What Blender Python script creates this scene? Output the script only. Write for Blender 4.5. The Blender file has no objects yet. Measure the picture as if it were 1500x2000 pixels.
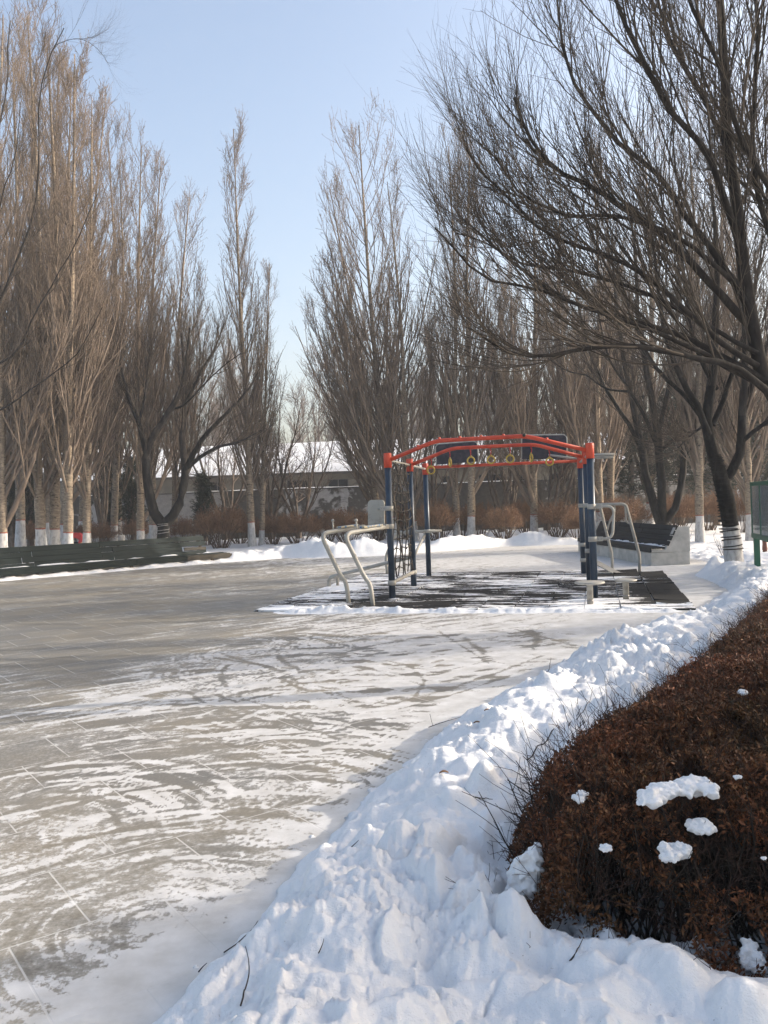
import bpy, math, random
import numpy as np
from mathutils import Vector, Matrix

# ------------------------------------------------------------------ camera, sky, sun, exposure
sc = bpy.context.scene
C = sc.collection
F, EYE = 1660.0, 1.6                       # focal length in photo pixels, eye height
ROLL, PITCH = math.radians(2.0), math.atan(-15 / 1660)

def ray(px, py):
    u = (px - 750) / F; v = (1000 - py) / F
    c, s = math.cos(ROLL), math.sin(ROLL)
    x = u * c + v * s; z = -u * s + v * c
    cp, sp = math.cos(PITCH), math.sin(PITCH)
    return x, cp - sp * z, sp + cp * z

def gp(px, py, z=0.0):                     # the ground point seen at a photo pixel
    d = ray(px, py); t = (z - EYE) / d[2]
    return d[0] * t, d[1] * t

def at(px, py, Y):                         # the point at depth Y seen at a photo pixel
    d = ray(px, py); t = Y / d[1]
    return Vector((d[0] * t, Y, EYE + d[2] * t))

def base_at(px, Y):                        # the ground point at depth Y in a pixel column
    py = 985 - math.tan(ROLL) * (px - 750) + F * EYE / Y
    return Vector((at(px, py, Y).x, Y, 0.0))

cam = bpy.data.cameras.new('camera'); cam_o = bpy.data.objects.new('camera', cam); C.objects.link(cam_o)
cam.sensor_fit = 'VERTICAL'; cam.sensor_height = 36.0; cam.lens = 36.0 * F / 2000.0
cam.clip_start = 0.05; cam.clip_end = 3000
fw = Vector((0, math.cos(PITCH), math.sin(PITCH)))
right0 = Vector((1, 0, 0)); up0 = right0.cross(fw)
cr, sr = math.cos(ROLL), math.sin(ROLL)
right = right0 * cr - up0 * sr
up = right0 * sr + up0 * cr
m = Matrix((right, up, -fw)).transposed().to_4x4(); m.translation = (0, 0, EYE)
cam_o.matrix_world = m
sc.camera = cam_o

SUN_EL, SUN_AZ = math.radians(21), math.radians(80)     # azimuth clockwise from the view direction
w = bpy.data.worlds.new('World'); sc.world = w; w.use_nodes = True
nt = w.node_tree
sky = nt.nodes.new('ShaderNodeTexSky'); sky.sky_type = 'NISHITA'; sky.sun_disc = False
sky.sun_elevation = SUN_EL; sky.sun_rotation = SUN_AZ; sky.altitude = 100; sky.air_density = 1.0; sky.dust_density = 5.0; sky.ozone_density = 0.7
bg = nt.nodes['Background']; bg.inputs['Strength'].default_value = 0.15
nt.links.new(sky.outputs['Color'], bg.inputs['Color'])
sl = bpy.data.lights.new('sun', 'SUN'); sl.energy = 2.6; sl.angle = math.radians(0.5); sl.color = (1.0, 0.91, 0.80)
so = bpy.data.objects.new('sun', sl); C.objects.link(so)
sdir = Vector((math.sin(SUN_AZ) * math.cos(SUN_EL), math.cos(SUN_AZ) * math.cos(SUN_EL), math.sin(SUN_EL)))
so.rotation_euler = sdir.to_track_quat('Z', 'Y').to_euler(); so.location = sdir * 60
sc.view_settings.view_transform = 'Standard'; sc.view_settings.look = 'None'
sc.view_settings.exposure = 1.25; sc.view_settings.gamma = 1.0

rng = np.random.default_rng(11)
rnd = random.Random(5)

# ------------------------------------------------------------------ object helpers
def tag(o, label=None, cat=None, group=None, kind=None):
    if label: o['label'] = label
    if cat: o['category'] = cat
    if group: o['group'] = group
    if kind: o['kind'] = kind
    return o

def empty(name, loc=(0, 0, 0), rz=0.0):
    o = bpy.data.objects.new(name, None); C.objects.link(o); o.location = loc; o.rotation_euler = (0, 0, rz)
    o.empty_display_size = 0.2
    return o

def link(name, me, parent=None):
    o = bpy.data.objects.new(name, me); C.objects.link(o)
    if parent is not None: o.parent = parent
    return o

def np_mesh(name, V, Fq, mats, mi=None, smooth=True):
    """a mesh from vertex and face arrays (faces all with the same corner count)"""
    me = bpy.data.meshes.new(name)
    V = np.asarray(V, dtype=np.float32); Fq = np.asarray(Fq, dtype=np.int32)
    n, k = Fq.shape
    me.vertices.add(len(V)); me.vertices.foreach_set('co', V.ravel())
    me.loops.add(n * k); me.loops.foreach_set('vertex_index', Fq.ravel())
    me.polygons.add(n)
    me.polygons.foreach_set('loop_start', np.arange(0, n * k, k, dtype=np.int32))
    me.polygons.foreach_set('loop_total', np.full(n, k, dtype=np.int32))
    for m_ in mats: me.materials.append(m_)
    if mi is not None: me.polygons.foreach_set('material_index', np.asarray(mi, dtype=np.int32))
    me.polygons.foreach_set('use_smooth', np.full(n, smooth, dtype=bool))
    me.update(calc_edges=True)
    return me

class MB:
    """collects boxes, tubes and turned shapes into ONE mesh"""
    def __init__(s): s.v = []; s.f = []; s.mi = []; s.sm = []
    def add(s, vs, fs, mi=0, smooth=False):
        b = len(s.v); s.v += [tuple(v) for v in vs]
        for f in fs: s.f.append([i + b for i in f]); s.mi.append(mi); s.sm.append(smooth)
    def box(s, c, size, rz=0.0, mi=0, bev=0.0, M=None):
        x, y, z = size[0] / 2, size[1] / 2, size[2] / 2
        b = min(bev, x * .45, y * .45, z * .45)
        if M is None: M = Matrix.Translation(c) @ Matrix.Rotation(rz, 4, 'Z')
        if b <= 0:
            vs = [(sx * x, sy * y, sz * z) for sz in (-1, 1) for sy in (-1, 1) for sx in (-1, 1)]
            fs = [(0, 2, 3, 1), (4, 5, 7, 6), (0, 1, 5, 4), (2, 6, 7, 3), (0, 4, 6, 2), (1, 3, 7, 5)]
        else:
            import bmesh
            bm = bmesh.new(); bmesh.ops.create_cube(bm, size=1.0)
            for v in bm.verts: v.co = Vector((v.co.x * size[0], v.co.y * size[1], v.co.z * size[2]))
            bmesh.ops.bevel(bm, geom=bm.edges[:], offset=b, segments=2, affect='EDGES', profile=.6)
            vs = [v.co.copy() for v in bm.verts]; bm.verts.index_update()
            fs = [[v.index for v in f.verts] for f in bm.faces]; bm.free()
        s.add([M @ Vector(v) for v in vs], fs, mi)
        return s
    def beam(s, a, b, w_, h_, upv=(0, 0, 1), mi=0, bev=0.0):
        a, b = Vector(a), Vector(b); d = b - a; L = d.length; x = d / L
        y = Vector(upv).cross(x).normalized(); z = x.cross(y)
        M = Matrix((x, y, z)).transposed().to_4x4(); M.translation = (a + b) / 2
        return s.box((0, 0, 0), (L, w_, h_), mi=mi, bev=bev, M=M)
    def tube(s, pts, r, n=10, mi=0, cap=True, rr=None):
        pts = [Vector(p) for p in pts]; K = len(pts)
        vs, fs = [], []
        ref = None
        for i, p in enumerate(pts):
            t = (pts[min(i + 1, K - 1)] - pts[max(i - 1, 0)]).normalized()
            if ref is None:
                ref = t.orthogonal().normalized()
            else:
                ref = (ref - t * ref.dot(t)).normalized()
            y = t.cross(ref)
            R = rr[i] if rr else r
            for k in range(n):
                a = 2 * math.pi * k / n
                vs.append(p + (ref * math.cos(a) + y * math.sin(a)) * R)
        for i in range(K - 1):
            for k in range(n):
                k2 = (k + 1) % n
                fs.append((i * n + k, i * n + k2, (i + 1) * n + k2, (i + 1) * n + k))
        s.add(vs, fs, mi, True)
        if cap:
            b = len(s.v) - len(vs)
            s.f.append([b + k for k in range(n)][::-1]); s.mi.append(mi); s.sm.append(False)
            s.f.append([b + (K - 1) * n + k for k in range(n)]); s.mi.append(mi); s.sm.append(False)
        return s
    def lathe(s, prof, c=(0, 0, 0), n=24, mi=0, smooth=True):
        vs, fs = [], []
        K = len(prof)
        for r, z in prof:
            for k in range(n):
                a = 2 * math.pi * k / n
                vs.append((c[0] + r * math.cos(a), c[1] + r * math.sin(a), c[2] + z))
        for i in range(K - 1):
            for k in range(n):
                k2 = (k + 1) % n
                fs.append((i * n + k, i * n + k2, (i + 1) * n + k2, (i + 1) * n + k))
        s.add(vs, fs, mi, smooth)
        return s
    def ring(s, c, R, r, axis=(0, 0, 1), n=24, m_=8, mi=0, squash=1.0):
        ax = Vector(axis).normalized(); x = ax.orthogonal().normalized(); y = ax.cross(x)
        vs, fs = [], []
        for i in range(n):
            a = 2 * math.pi * i / n
            d = x * math.cos(a) + y * math.sin(a)
            for k in range(m_):
                b = 2 * math.pi * k / m_
                vs.append(Vector(c) + d * (R + r * math.cos(b)) + ax * (r * math.sin(b)))
        for i in range(n):
            for k in range(m_):
                i2, k2 = (i + 1) % n, (k + 1) % m_
                fs.append((i * m_ + k, i2 * m_ + k, i2 * m_ + k2, i * m_ + k2))
        s.add(vs, fs, mi, True)
        return s
    def sphere(s, c, r, n=12, mi=0):
        return s.lathe([(max(1e-4, r * math.sin(math.pi * k / 8)), -r * math.cos(math.pi * k / 8)) for k in range(9)], c, n, mi)
    def mesh(s, name, mats):
        me = bpy.data.meshes.new(name); me.from_pydata(s.v, [], s.f)
        for m_ in (mats if isinstance(mats, (list, tuple)) else [mats]): me.materials.append(m_)
        me.polygons.foreach_set('material_index', s.mi); me.polygons.foreach_set('use_smooth', s.sm)
        me.update(); return me
    def build(s, name, mats, parent=None):
        return link(name, s.mesh(name, mats), parent)

def smooth_path(pts, n=6):
    """Catmull-Rom through the points"""
    P = [Vector(p) for p in pts]; out = []
    for i in range(len(P) - 1):
        p0 = P[max(i - 1, 0)]; p1 = P[i]; p2 = P[i + 1]; p3 = P[min(i + 2, len(P) - 1)]
        for k in range(n):
            t = k / n
            out.append(0.5 * ((2 * p1) + (p2 - p0) * t + (2 * p0 - 5 * p1 + 4 * p2 - p3) * t * t + (3 * p1 - p0 - 3 * p2 + p3) * t ** 3))
    out.append(P[-1]); return out

def bend_path(pts, r=0.1, n=5):
    """a bent pipe: straight runs with rounded corners"""
    P = [Vector(p) for p in pts]; out = [P[0]]
    for i in range(1, len(P) - 1):
        a = (P[i - 1] - P[i]); b = (P[i + 1] - P[i])
        ra = min(r, a.length * .48); rb = min(r, b.length * .48)
        A = P[i] + a.normalized() * ra; B = P[i] + b.normalized() * rb
        for k in range(n + 1):
            t = k / n
            out.append(A * (1 - t) ** 2 + P[i] * 2 * t * (1 - t) + B * t * t)
    out.append(P[-1]); return out

# ------------------------------------------------------------------ noise in numpy
def _hash(ix, iy, seed):
    h = (ix.astype(np.int64) * 374761393 + iy.astype(np.int64) * 668265263 + seed * 1442695041) & 0xffffffff
    h = ((h ^ (h >> 13)) * 1274126177) & 0xffffffff
    return ((h ^ (h >> 16)) & 0xffff) / 65535.0

def vnoise(x, y, seed=0):
    ix, iy = np.floor(x), np.floor(y); fx, fy = x - ix, y - iy
    fx = fx * fx * fx * (fx * (fx * 6 - 15) + 10); fy = fy * fy * fy * (fy * (fy * 6 - 15) + 10)
    a, b = _hash(ix, iy, seed), _hash(ix + 1, iy, seed); c, d = _hash(ix, iy + 1, seed), _hash(ix + 1, iy + 1, seed)
    return (a * (1 - fx) + b * fx) * (1 - fy) + (c * (1 - fx) + d * fx) * fy * 1.0 - 0.5

def fbm(x, y, seed=0, oct_=4, gain=.5):
    s, a = 0, 1.0
    for o in range(oct_):
        c, sn = math.cos(o * 1.1 + .3), math.sin(o * 1.1 + .3)
        s = s + a * vnoise((x * c - y * sn) * 2 ** o, (x * sn + y * c) * 2 ** o, seed + o * 17); a *= gain
    return s

def worley(x, y, seed=0):
    """nearest-cell id value and the distance to the cell's edge"""
    ix, iy = np.floor(x), np.floor(y)
    f1 = np.full(x.shape, 9.0); f2 = np.full(x.shape, 9.0); val = np.zeros(x.shape)
    for dx in (-1, 0, 1):
        for dy in (-1, 0, 1):
            cx, cy = ix + dx, iy + dy
            d = np.hypot(cx + _hash(cx, cy, seed) - x, cy + _hash(cx, cy, seed + 5) - y)
            n = d < f1
            f2 = np.where(n, f1, np.minimum(f2, d)); val = np.where(n, _hash(cx, cy, seed + 9), val); f1 = np.where(n, d, f1)
    return val, f2 - f1

def sstep(a, b, x):
    t = np.clip((x - a) / (b - a), 0, 1); return t * t * (3 - 2 * t)

def sdf_poly(x, y, poly):
    """signed distance, negative inside"""
    P = np.asarray(poly, float); n = len(P)
    d2 = np.full(x.shape, 1e18); ins = np.zeros(x.shape, bool)
    for i in range(n):
        a, b = P[i], P[(i + 1) % n]; e = b - a
        wx, wy = x - a[0], y - a[1]
        t = np.clip((wx * e[0] + wy * e[1]) / (e @ e), 0, 1)
        d2 = np.minimum(d2, (wx - t * e[0]) ** 2 + (wy - t * e[1]) ** 2)
        c = (a[1] > y) != (b[1] > y)
        if abs(e[1]) > 1e-9: ins ^= c & (x < a[0] + (y - a[1]) * e[0] / e[1])
    d = np.sqrt(d2); return np.where(ins, -d, d)

# ------------------------------------------------------------------ materials
def new_mat(name):
    m_ = bpy.data.materials.new(name); m_.use_nodes = True
    return m_, m_.node_tree, m_.node_tree.nodes['Principled BSDF']

def N(t, typ, **kw):
    n = t.nodes.new(typ)
    for k, v in kw.items(): setattr(n, k, v)
    return n

def L(t, a, b): t.links.new(a, b)

def ramp(t, fac, stops, interp='LINEAR'):
    r = N(t, 'ShaderNodeValToRGB'); r.color_ramp.interpolation = interp
    el = r.color_ramp.elements
    while len(el) < len(stops): el.new(0.5)
    for e, (p, c) in zip(el, stops):
        e.position = p; e.color = (*c, 1) if len(c) == 3 else c
    L(t, fac, r.inputs[0]); return r.outputs[0]

def mixc(t, fac, a, b):
    n = N(t, 'ShaderNodeMix', data_type='RGBA')
    for sock, v in ((n.inputs[0], fac), (n.inputs[6], a), (n.inputs[7], b)):
        if isinstance(v, (int, float)): sock.default_value = v
        elif isinstance(v, tuple): sock.default_value = (*v, 1)
        else: L(t, v, sock)
    return n.outputs[2]

def math_n(t, op, a, b=None, clamp=False):
    n = N(t, 'ShaderNodeMath', operation=op, use_clamp=clamp)
    for i, v in enumerate((a, b)):
        if v is None: continue
        if isinstance(v, (int, float)): n.inputs[i].default_value = v
        else: L(t, v, n.inputs[i])
    return n.outputs[0]

def noise(t, vec, scale, detail=4, rough=.55, dist=0.0):
    n = N(t, 'ShaderNodeTexNoise'); n.inputs['Scale'].default_value = scale; n.inputs['Detail'].default_value = detail
    n.inputs['Roughness'].default_value = rough; n.inputs['Distortion'].default_value = dist
    if vec is not None: L(t, vec, n.inputs['Vector'])
    return n.outputs['Fac']

def mapping(t, vec, scale=(1, 1, 1), rot=(0, 0, 0), loc=(0, 0, 0)):
    n = N(t, 'ShaderNodeMapping'); n.inputs['Scale'].default_value = scale; n.inputs['Rotation'].default_value = rot; n.inputs['Location'].default_value = loc
    L(t, vec, n.inputs['Vector']); return n.outputs[0]

def bump(t, bsdf, h, strength, dist):
    b = N(t, 'ShaderNodeBump'); b.inputs['Strength'].default_value = strength; b.inputs['Distance'].default_value = dist
    L(t, h, b.inputs['Height']); L(t, b.outputs[0], bsdf.inputs['Normal'])

def coord(t, which='Object'): return N(t, 'ShaderNodeTexCoord').outputs[which]

def simple(name, c1, c2=None, scale=8.0, rough=.6, metal=0.0, bstr=0.0, bdist=.01, stretch=(1, 1, 1), spec=.4, lo=.35, hi=.65):
    m_, t, b = new_mat(name)
    b.inputs['Roughness'].default_value = rough; b.inputs['Metallic'].default_value = metal
    b.inputs['Specular IOR Level'].default_value = spec
    v = mapping(t, coord(t), stretch)
    f = noise(t, v, scale, 5, .6)
    L(t, ramp(t, f, [(lo, c1), (hi, c2 or c1)]), b.inputs['Base Color'])
    if bstr: bump(t, b, f, bstr, bdist)
    return m_

def snow_mat(name, dirty=0.0):
    m_, t, b = new_mat(name)
    v = coord(t)
    f1 = noise(t, v, 1.3, 3); f2 = noise(t, v, 28, 6, .65); f3 = noise(t, v, 170, 3, .6)
    gr = ramp(t, noise(t, v, 5, 6, .65), [(.35, (.955, .955, .96)), (.6, (1, 1, 1))])
    base = ramp(t, f1, [(.3, (.73, .735, .74)), (.7, (.80, .80, .795))])
    if dirty:
        d = ramp(t, noise(t, mapping(t, v, (1, 1, 1), (0, 0, 1)), 9, 8, .75), [(.62, (0, 0, 0)), (.76, (1, 1, 1))])
        base = mixc(t, math_n(t, 'MULTIPLY', d, dirty), base, (.42, .37, .31))
    if dirty:
        sp_ = ramp(t, noise(t, v, 130, 2, .5), [(.735, (0, 0, 0)), (.76, (1, 1, 1))])
        base = mixc(t, math_n(t, 'MULTIPLY', sp_, .75), base, (.20, .15, .11))
        mm = N(t, 'ShaderNodeMix', data_type='RGBA', blend_type='MULTIPLY'); mm.inputs[0].default_value = 1; L(t, base, mm.inputs[6]); L(t, gr, mm.inputs[7]); base = mm.outputs[2]
    L(t, base, b.inputs['Base Color'])
    b.inputs['Roughness'].default_value = .7; b.inputs['Specular IOR Level'].default_value = .25
    h = math_n(t, 'ADD', math_n(t, 'MULTIPLY', f2, 1.0), math_n(t, 'MULTIPLY', f3, .25))
    bump(t, b, h, .55, .02)
    return m_

SNOW = snow_mat('snow')
SNOW_BANK = snow_mat('snow_shovelled', .35)
SNOW_ROOF = snow_mat('snow_roof')

def bark_mat(name, a, b_, c, ringed=True):
    m_, t, b = new_mat(name)
    v = coord(t)
    f = noise(t, mapping(t, v, (1, 1, .35) if not ringed else (1, 1, 2.2)), 9, 6, .65)
    col = ramp(t, f, [(.3, a), (.5, b_), (.7, c)])
    if ringed:                              # dark scars on pale poplar bark
        sp = noise(t, mapping(t, v, (1, 1, 3.0)), 7, 2, .5)
        col = mixc(t, ramp(t, sp, [(.63, (0, 0, 0)), (.68, (1, 1, 1))]), col, (.045, .036, .028))
    L(t, col, b.inputs['Base Color']); b.inputs['Roughness'].default_value = .85; b.inputs['Specular IOR Level'].default_value = .15
    bump(t, b, f, .6, .03)
    return m_

BARK_POP = bark_mat('poplar_bark', (.12, .095, .070), (.22, .176, .130), (.33, .27, .20))
BARK_GREY = bark_mat('grey_bark', (.06, .048, .038), (.12, .095, .075), (.19, .155, .125), False)
BARK_DARK = bark_mat('willow_bark', (.014, .012, .011), (.030, .026, .023), (.062, .054, .047), False)
WRAP = bark_mat('wire_wrapped_bark', (.005, .005, .005), (.010, .0095, .009), (.040, .037, .034), False)
WHITEWASH = simple('whitewash', (.27, .262, .25), (.47, .46, .445), 14, .85, bstr=.5, lo=.3, hi=.55, stretch=(1, 1, .5))
REDPAINT = simple('red_ring_paint', (.20, .05, .035), (.30, .09, .06), 20, .8)
TWIG_POP = simple('poplar_twig', (.110, .084, .064), (.215, .168, .130), 1.1, .8, spec=.15)
TWIG_GREY = simple('grey_twig', (.095, .075, .060), (.17, .135, .11), 1.1, .8, spec=.15)
TWIG_WIL = simple('willow_twig', (.042, .034, .028), (.095, .077, .060), 1.4, .8, spec=.15)
TWIG_FAR = simple('far_twig', (.15, .12, .105), (.22, .18, .155), .2, .9, spec=.1)

# ------------------------------------------------------------------ vectorised branch growth
def unit(a): return a / np.maximum(np.linalg.norm(a, axis=-1, keepdims=True), 1e-9)

def grow(S, D, Ln, R0, K, upw, wander, tip=.35, droop=0.0):
    n = len(S); P = np.zeros((n, K, 3)); P[:, 0] = S
    d = unit(np.array(D, float)); step = (Ln / (K - 1))[:, None]
    for k in range(1, K):
        u = upw if np.isscalar(upw) else upw[:, None]
        d = d + rng.normal(0, wander, (n, 3))
        d[:, 2:3] += u - droop * (k / (K - 1)) ** 2
        d = unit(d); P[:, k] = P[:, k - 1] + d * step
    R = R0[:, None] * np.linspace(1, tip, K)[None]
    return P, R

def spawn(P, R, n, t0, t1, a0, a1, bias=None):
    """n children per branch: start, direction, parameter t, radius there, parent index"""
    Nb, K, _ = P.shape
    idx = np.repeat(np.arange(Nb), n); M_ = len(idx)
    t = t0 + (t1 - t0) * ((np.tile(np.arange(n), Nb) + rng.random(M_)) / n)
    f = t * (K - 1); i = np.minimum(f.astype(int), K - 2); fr = (f - i)[:, None]
    A, B = P[idx, i], P[idx, i + 1]
    S = A * (1 - fr) + B * fr; tan = unit(B - A)
    r = R[idx, i] * (1 - fr[:, 0]) + R[idx, i + 1] * fr[:, 0]
    q = unit(rng.normal(0, 1, (M_, 3)) + (0 if bias is None else bias))
    perp = unit(q - tan * np.sum(q * tan, -1, keepdims=True))
    a = np.radians(a0 + (a1 - a0) * rng.random(M_))[:, None]
    return S, tan * np.cos(a) + perp * np.sin(a), t, r, idx

def tubes(P, R, sides):
    n, K, _ = P.shape
    T = np.empty_like(P); T[:, 1:-1] = P[:, 2:] - P[:, :-2]; T[:, 0] = P[:, 1] - P[:, 0]; T[:, -1] = P[:, -1] - P[:, -2]
    T = unit(T)
    ref = np.where(np.abs(T[:, :1, 2:3]) > .9, np.array([1.0, 0, 0]), np.array([0.3, .2, 1.0]))
    ref = np.repeat(ref, K, 1)
    X = unit(np.cross(T, ref)); Y = np.cross(T, X)
    a = np.arange(sides) * 2 * np.pi / sides
    V = P[:, :, None] + R[:, :, None, None] * (X[:, :, None] * np.cos(a)[None, None, :, None] + Y[:, :, None] * np.sin(a)[None, None, :, None])
    V = V.reshape(-1, 3)
    b = (np.arange(n) * K * sides)[:, None, None] + (np.arange(K - 1) * sides)[None, :, None]
    k = np.arange(sides)[None, None, :]; k2 = (k + 1) % sides
    Fq = np.stack([b + k, b + k2, b + sides + k2, b + sides + k], -1).reshape(-1, 4)
    return V, Fq

def join_tubes(parts):
    Vs, Fs, Ms, b = [], [], [], 0
    for (V, Fq, mi) in parts:
        Vs.append(V); Fs.append(Fq + b); Ms.append(np.full(len(Fq), mi) if np.isscalar(mi) else mi); b += len(V)
    return np.concatenate(Vs), np.concatenate(Fs), np.concatenate(Ms)

def arr(*a): return np.array(a, float)

def trunk_mesh(name, path, rads, mats, wash=None, red=False, sides=10, flare=1.25):
    """a tapered, slightly knobbly trunk; faces below the wash height get the whitewash material"""
    P = smooth_path(path, 7); K = len(P)
    rr = np.interp(np.linspace(0, 1, K), np.linspace(0, 1, len(rads)), rads)
    zs = np.array([p.z for p in P]); L0 = max(zs) - min(zs)
    pts = np.array([[p.x, p.y, p.z] for p in P])
    if wash:                                # a ring of vertices exactly at the paint's edge
        ins = []
        for h in ([wash, wash + .035] if red else [wash]):
            h = h + 0
            k = np.searchsorted(zs, h)
            if 0 < k < K:
                f = (h - zs[k - 1]) / (zs[k] - zs[k - 1])
                ins.append((k, pts[k - 1] * (1 - f) + pts[k] * f, rr[k - 1] * (1 - f) + rr[k] * f))
        for k, p, r in sorted(ins, key=lambda q: -q[1][2]):
            pts = np.insert(pts, k, p, 0); rr = np.insert(rr, k, r)
    fl = 1 + (flare - 1) * np.exp(-np.maximum(pts[:, 2] - pts[0, 2], 0) / .22)
    rr = rr * fl * (1 + .05 * np.sin(pts[:, 2] * 5.1 + pts[0, 0]))
    V, Fq = tubes(pts[None], rr[None], sides)
    V = V + rng.normal(0, .006, V.shape)
    z = V[Fq].mean(1)[:, 2]
    mi = np.zeros(len(Fq), int)
    if wash:
        mi[z < wash] = 1
        if red: mi[(z >= wash) & (z < wash + .035)] = 2
    return np_mesh(name, V, Fq, mats, mi)

POPLARS = []
def make_poplar(i, H=16.0, n1=62, n2=11, n3=6, spread=1.0, first=.20, multi=1):
    path = [(0, 0, -.1), (.02, .0, H * .1), (.08 * rnd.uniform(-1, 1), .08 * rnd.uniform(-1, 1), H * .3), (.2 * rnd.uniform(-1, 1), .2 * rnd.uniform(-1, 1), H * .6), (.1 * rnd.uniform(-1, 1), .1, H * .97)]
    tm = trunk_mesh('trunk', path, [.17, .14, .105, .055, .010], [BARK_POP, WHITEWASH, REDPAINT], 1.0, True)
    pts = smooth_path(path, 7); P0 = np.array([[p.x, p.y, p.z] for p in pts])[None]
    R0 = (.15 * (1 - np.linspace(0, 1, len(pts))) ** 1.2 + .010)[None]
    parts = []
    Ps, Rs = [P0], [R0]
    if multi > 1:                            # several leaders that leave the stem low and climb beside it
        S, D, t, r, _ = spawn(P0, R0, multi - 1, .16, .34, 28, 40)
        Pm, Rm = grow(S, D, H * (0.80 - t) * rng.uniform(.9, 1.05, len(t)), np.minimum(r * .75, .085), 14, .24, .035, .15)
        parts.append((*tubes(Pm, Rm, 7), 0))
        S1, D1, t1, r1, i1 = spawn(Pm, Rm, 22, .12, .97, 22, 38)
        Lm = H * (.20 * (1 - t1) ** .8 + .05) * rng.uniform(.7, 1.2, len(t1))
    S, D, t, r, _ = spawn(P0, R0, n1, first + .05, .96, 24, 44)
    L1 = H * spread * (.38 * (1 - t) ** .9 + .075) * rng.uniform(.5, 1.15, len(t)) * (.55 + .45 * np.clip((t - first) / .16, 0, 1))
    P1, R1 = grow(S, D, L1, np.minimum(r * .55, .046), 9, .19 / max(spread, .8), .05, .25)
    if multi > 1:
        P1b, R1b = grow(S1, D1, Lm, np.minimum(r1 * .55, .03), 9, .17, .05, .3)
        P1 = np.concatenate([P1, P1b]); R1 = np.concatenate([R1, R1b])
    parts.append((*tubes(P1, R1, 5), 0))
    S, D, t2, r2, i2 = spawn(P1, R1, n2, .10, .98, 13, 30)
    Lp = np.linalg.norm(P1[:, -1] - P1[:, 0], axis=1)[i2]
    L2 = Lp * (.40 * (1 - t2) + .12) * rng.uniform(.5, 1.2, len(t2))
    P2, R2 = grow(S, D, np.minimum(L2, 2.2), np.minimum(r2 * .6, .016), 6, .13, .07, .45)
    parts.append((*tubes(P2, R2, 4), 0))
    S, D, t3, r3, i3 = spawn(P2, R2, n3, .15, 1.0, 14, 38)
    L3 = rng.uniform(.22, .62, len(t3))
    P3, R3 = grow(S, D, L3, np.full(len(t3), .0060), 4, .12, .10, .6)
    parts.append((*tubes(P3, R3, 3), 0))
    S, D, t4, r4, i4 = spawn(P3, R3, 2, .2, .95, 35, 70)     # buds and short spurs
    P4, R4 = grow(S, D, rng.uniform(.03, .09, len(t4)), np.full(len(t4), .0065), 2, .1, .05, .6)
    parts.append((*tubes(P4, R4, 3), 0))
    V, Fq, mi = join_tubes(parts)
    cm = np_mesh('crown', V, Fq, [TWIG_POP])
    POPLARS.append((tm, cm, H))

make_poplar(0, 16, 62, 9, 3, 1.0)
make_poplar(1, 16, 62, 9, 3, .9, .24)
make_poplar(2, 16, 54, 9, 3, 1.2, .2, 3)
make_poplar(3, 16, 54, 9, 3, 1.05, .23, 2)
make_poplar(4, 16, 48, 8, 3, .8, .27)
make_poplar(5, 16, 54, 8, 3, 1.4, .18, 4)
make_poplar(6, 16, 44, 10, 3, 1.15, .19, 2)
make_poplar(7, 16, 40, 10, 3, .95, .25, 4)

def poplar(px, Y, tx, ty, var, label, sxy=None, group='bare poplars round the plaza', name='poplar_tree', rz=None):
    b = base_at(px, Y); top = at(tx, ty, Y)
    tm, cm, H = POPLARS[var]
    s = top.z / H * .955
    r = empty(name, (b.x, b.y, 0.0))
    lean = math.atan2(top.x - b.x, top.z)
    q = Matrix.Rotation(lean, 3, 'Y') @ Matrix.Rotation(rnd.uniform(0, 6.28) if rz is None else rz, 3, 'Z')
    r.rotation_euler = q.to_euler()
    k = sxy or s * rnd.uniform(.92, 1.08)
    r.scale = (k, k, s / math.cos(lean))
    link('trunk', tm, r); link('crown', cm, r)
    return tag(r, label, 'tree', group)

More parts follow.
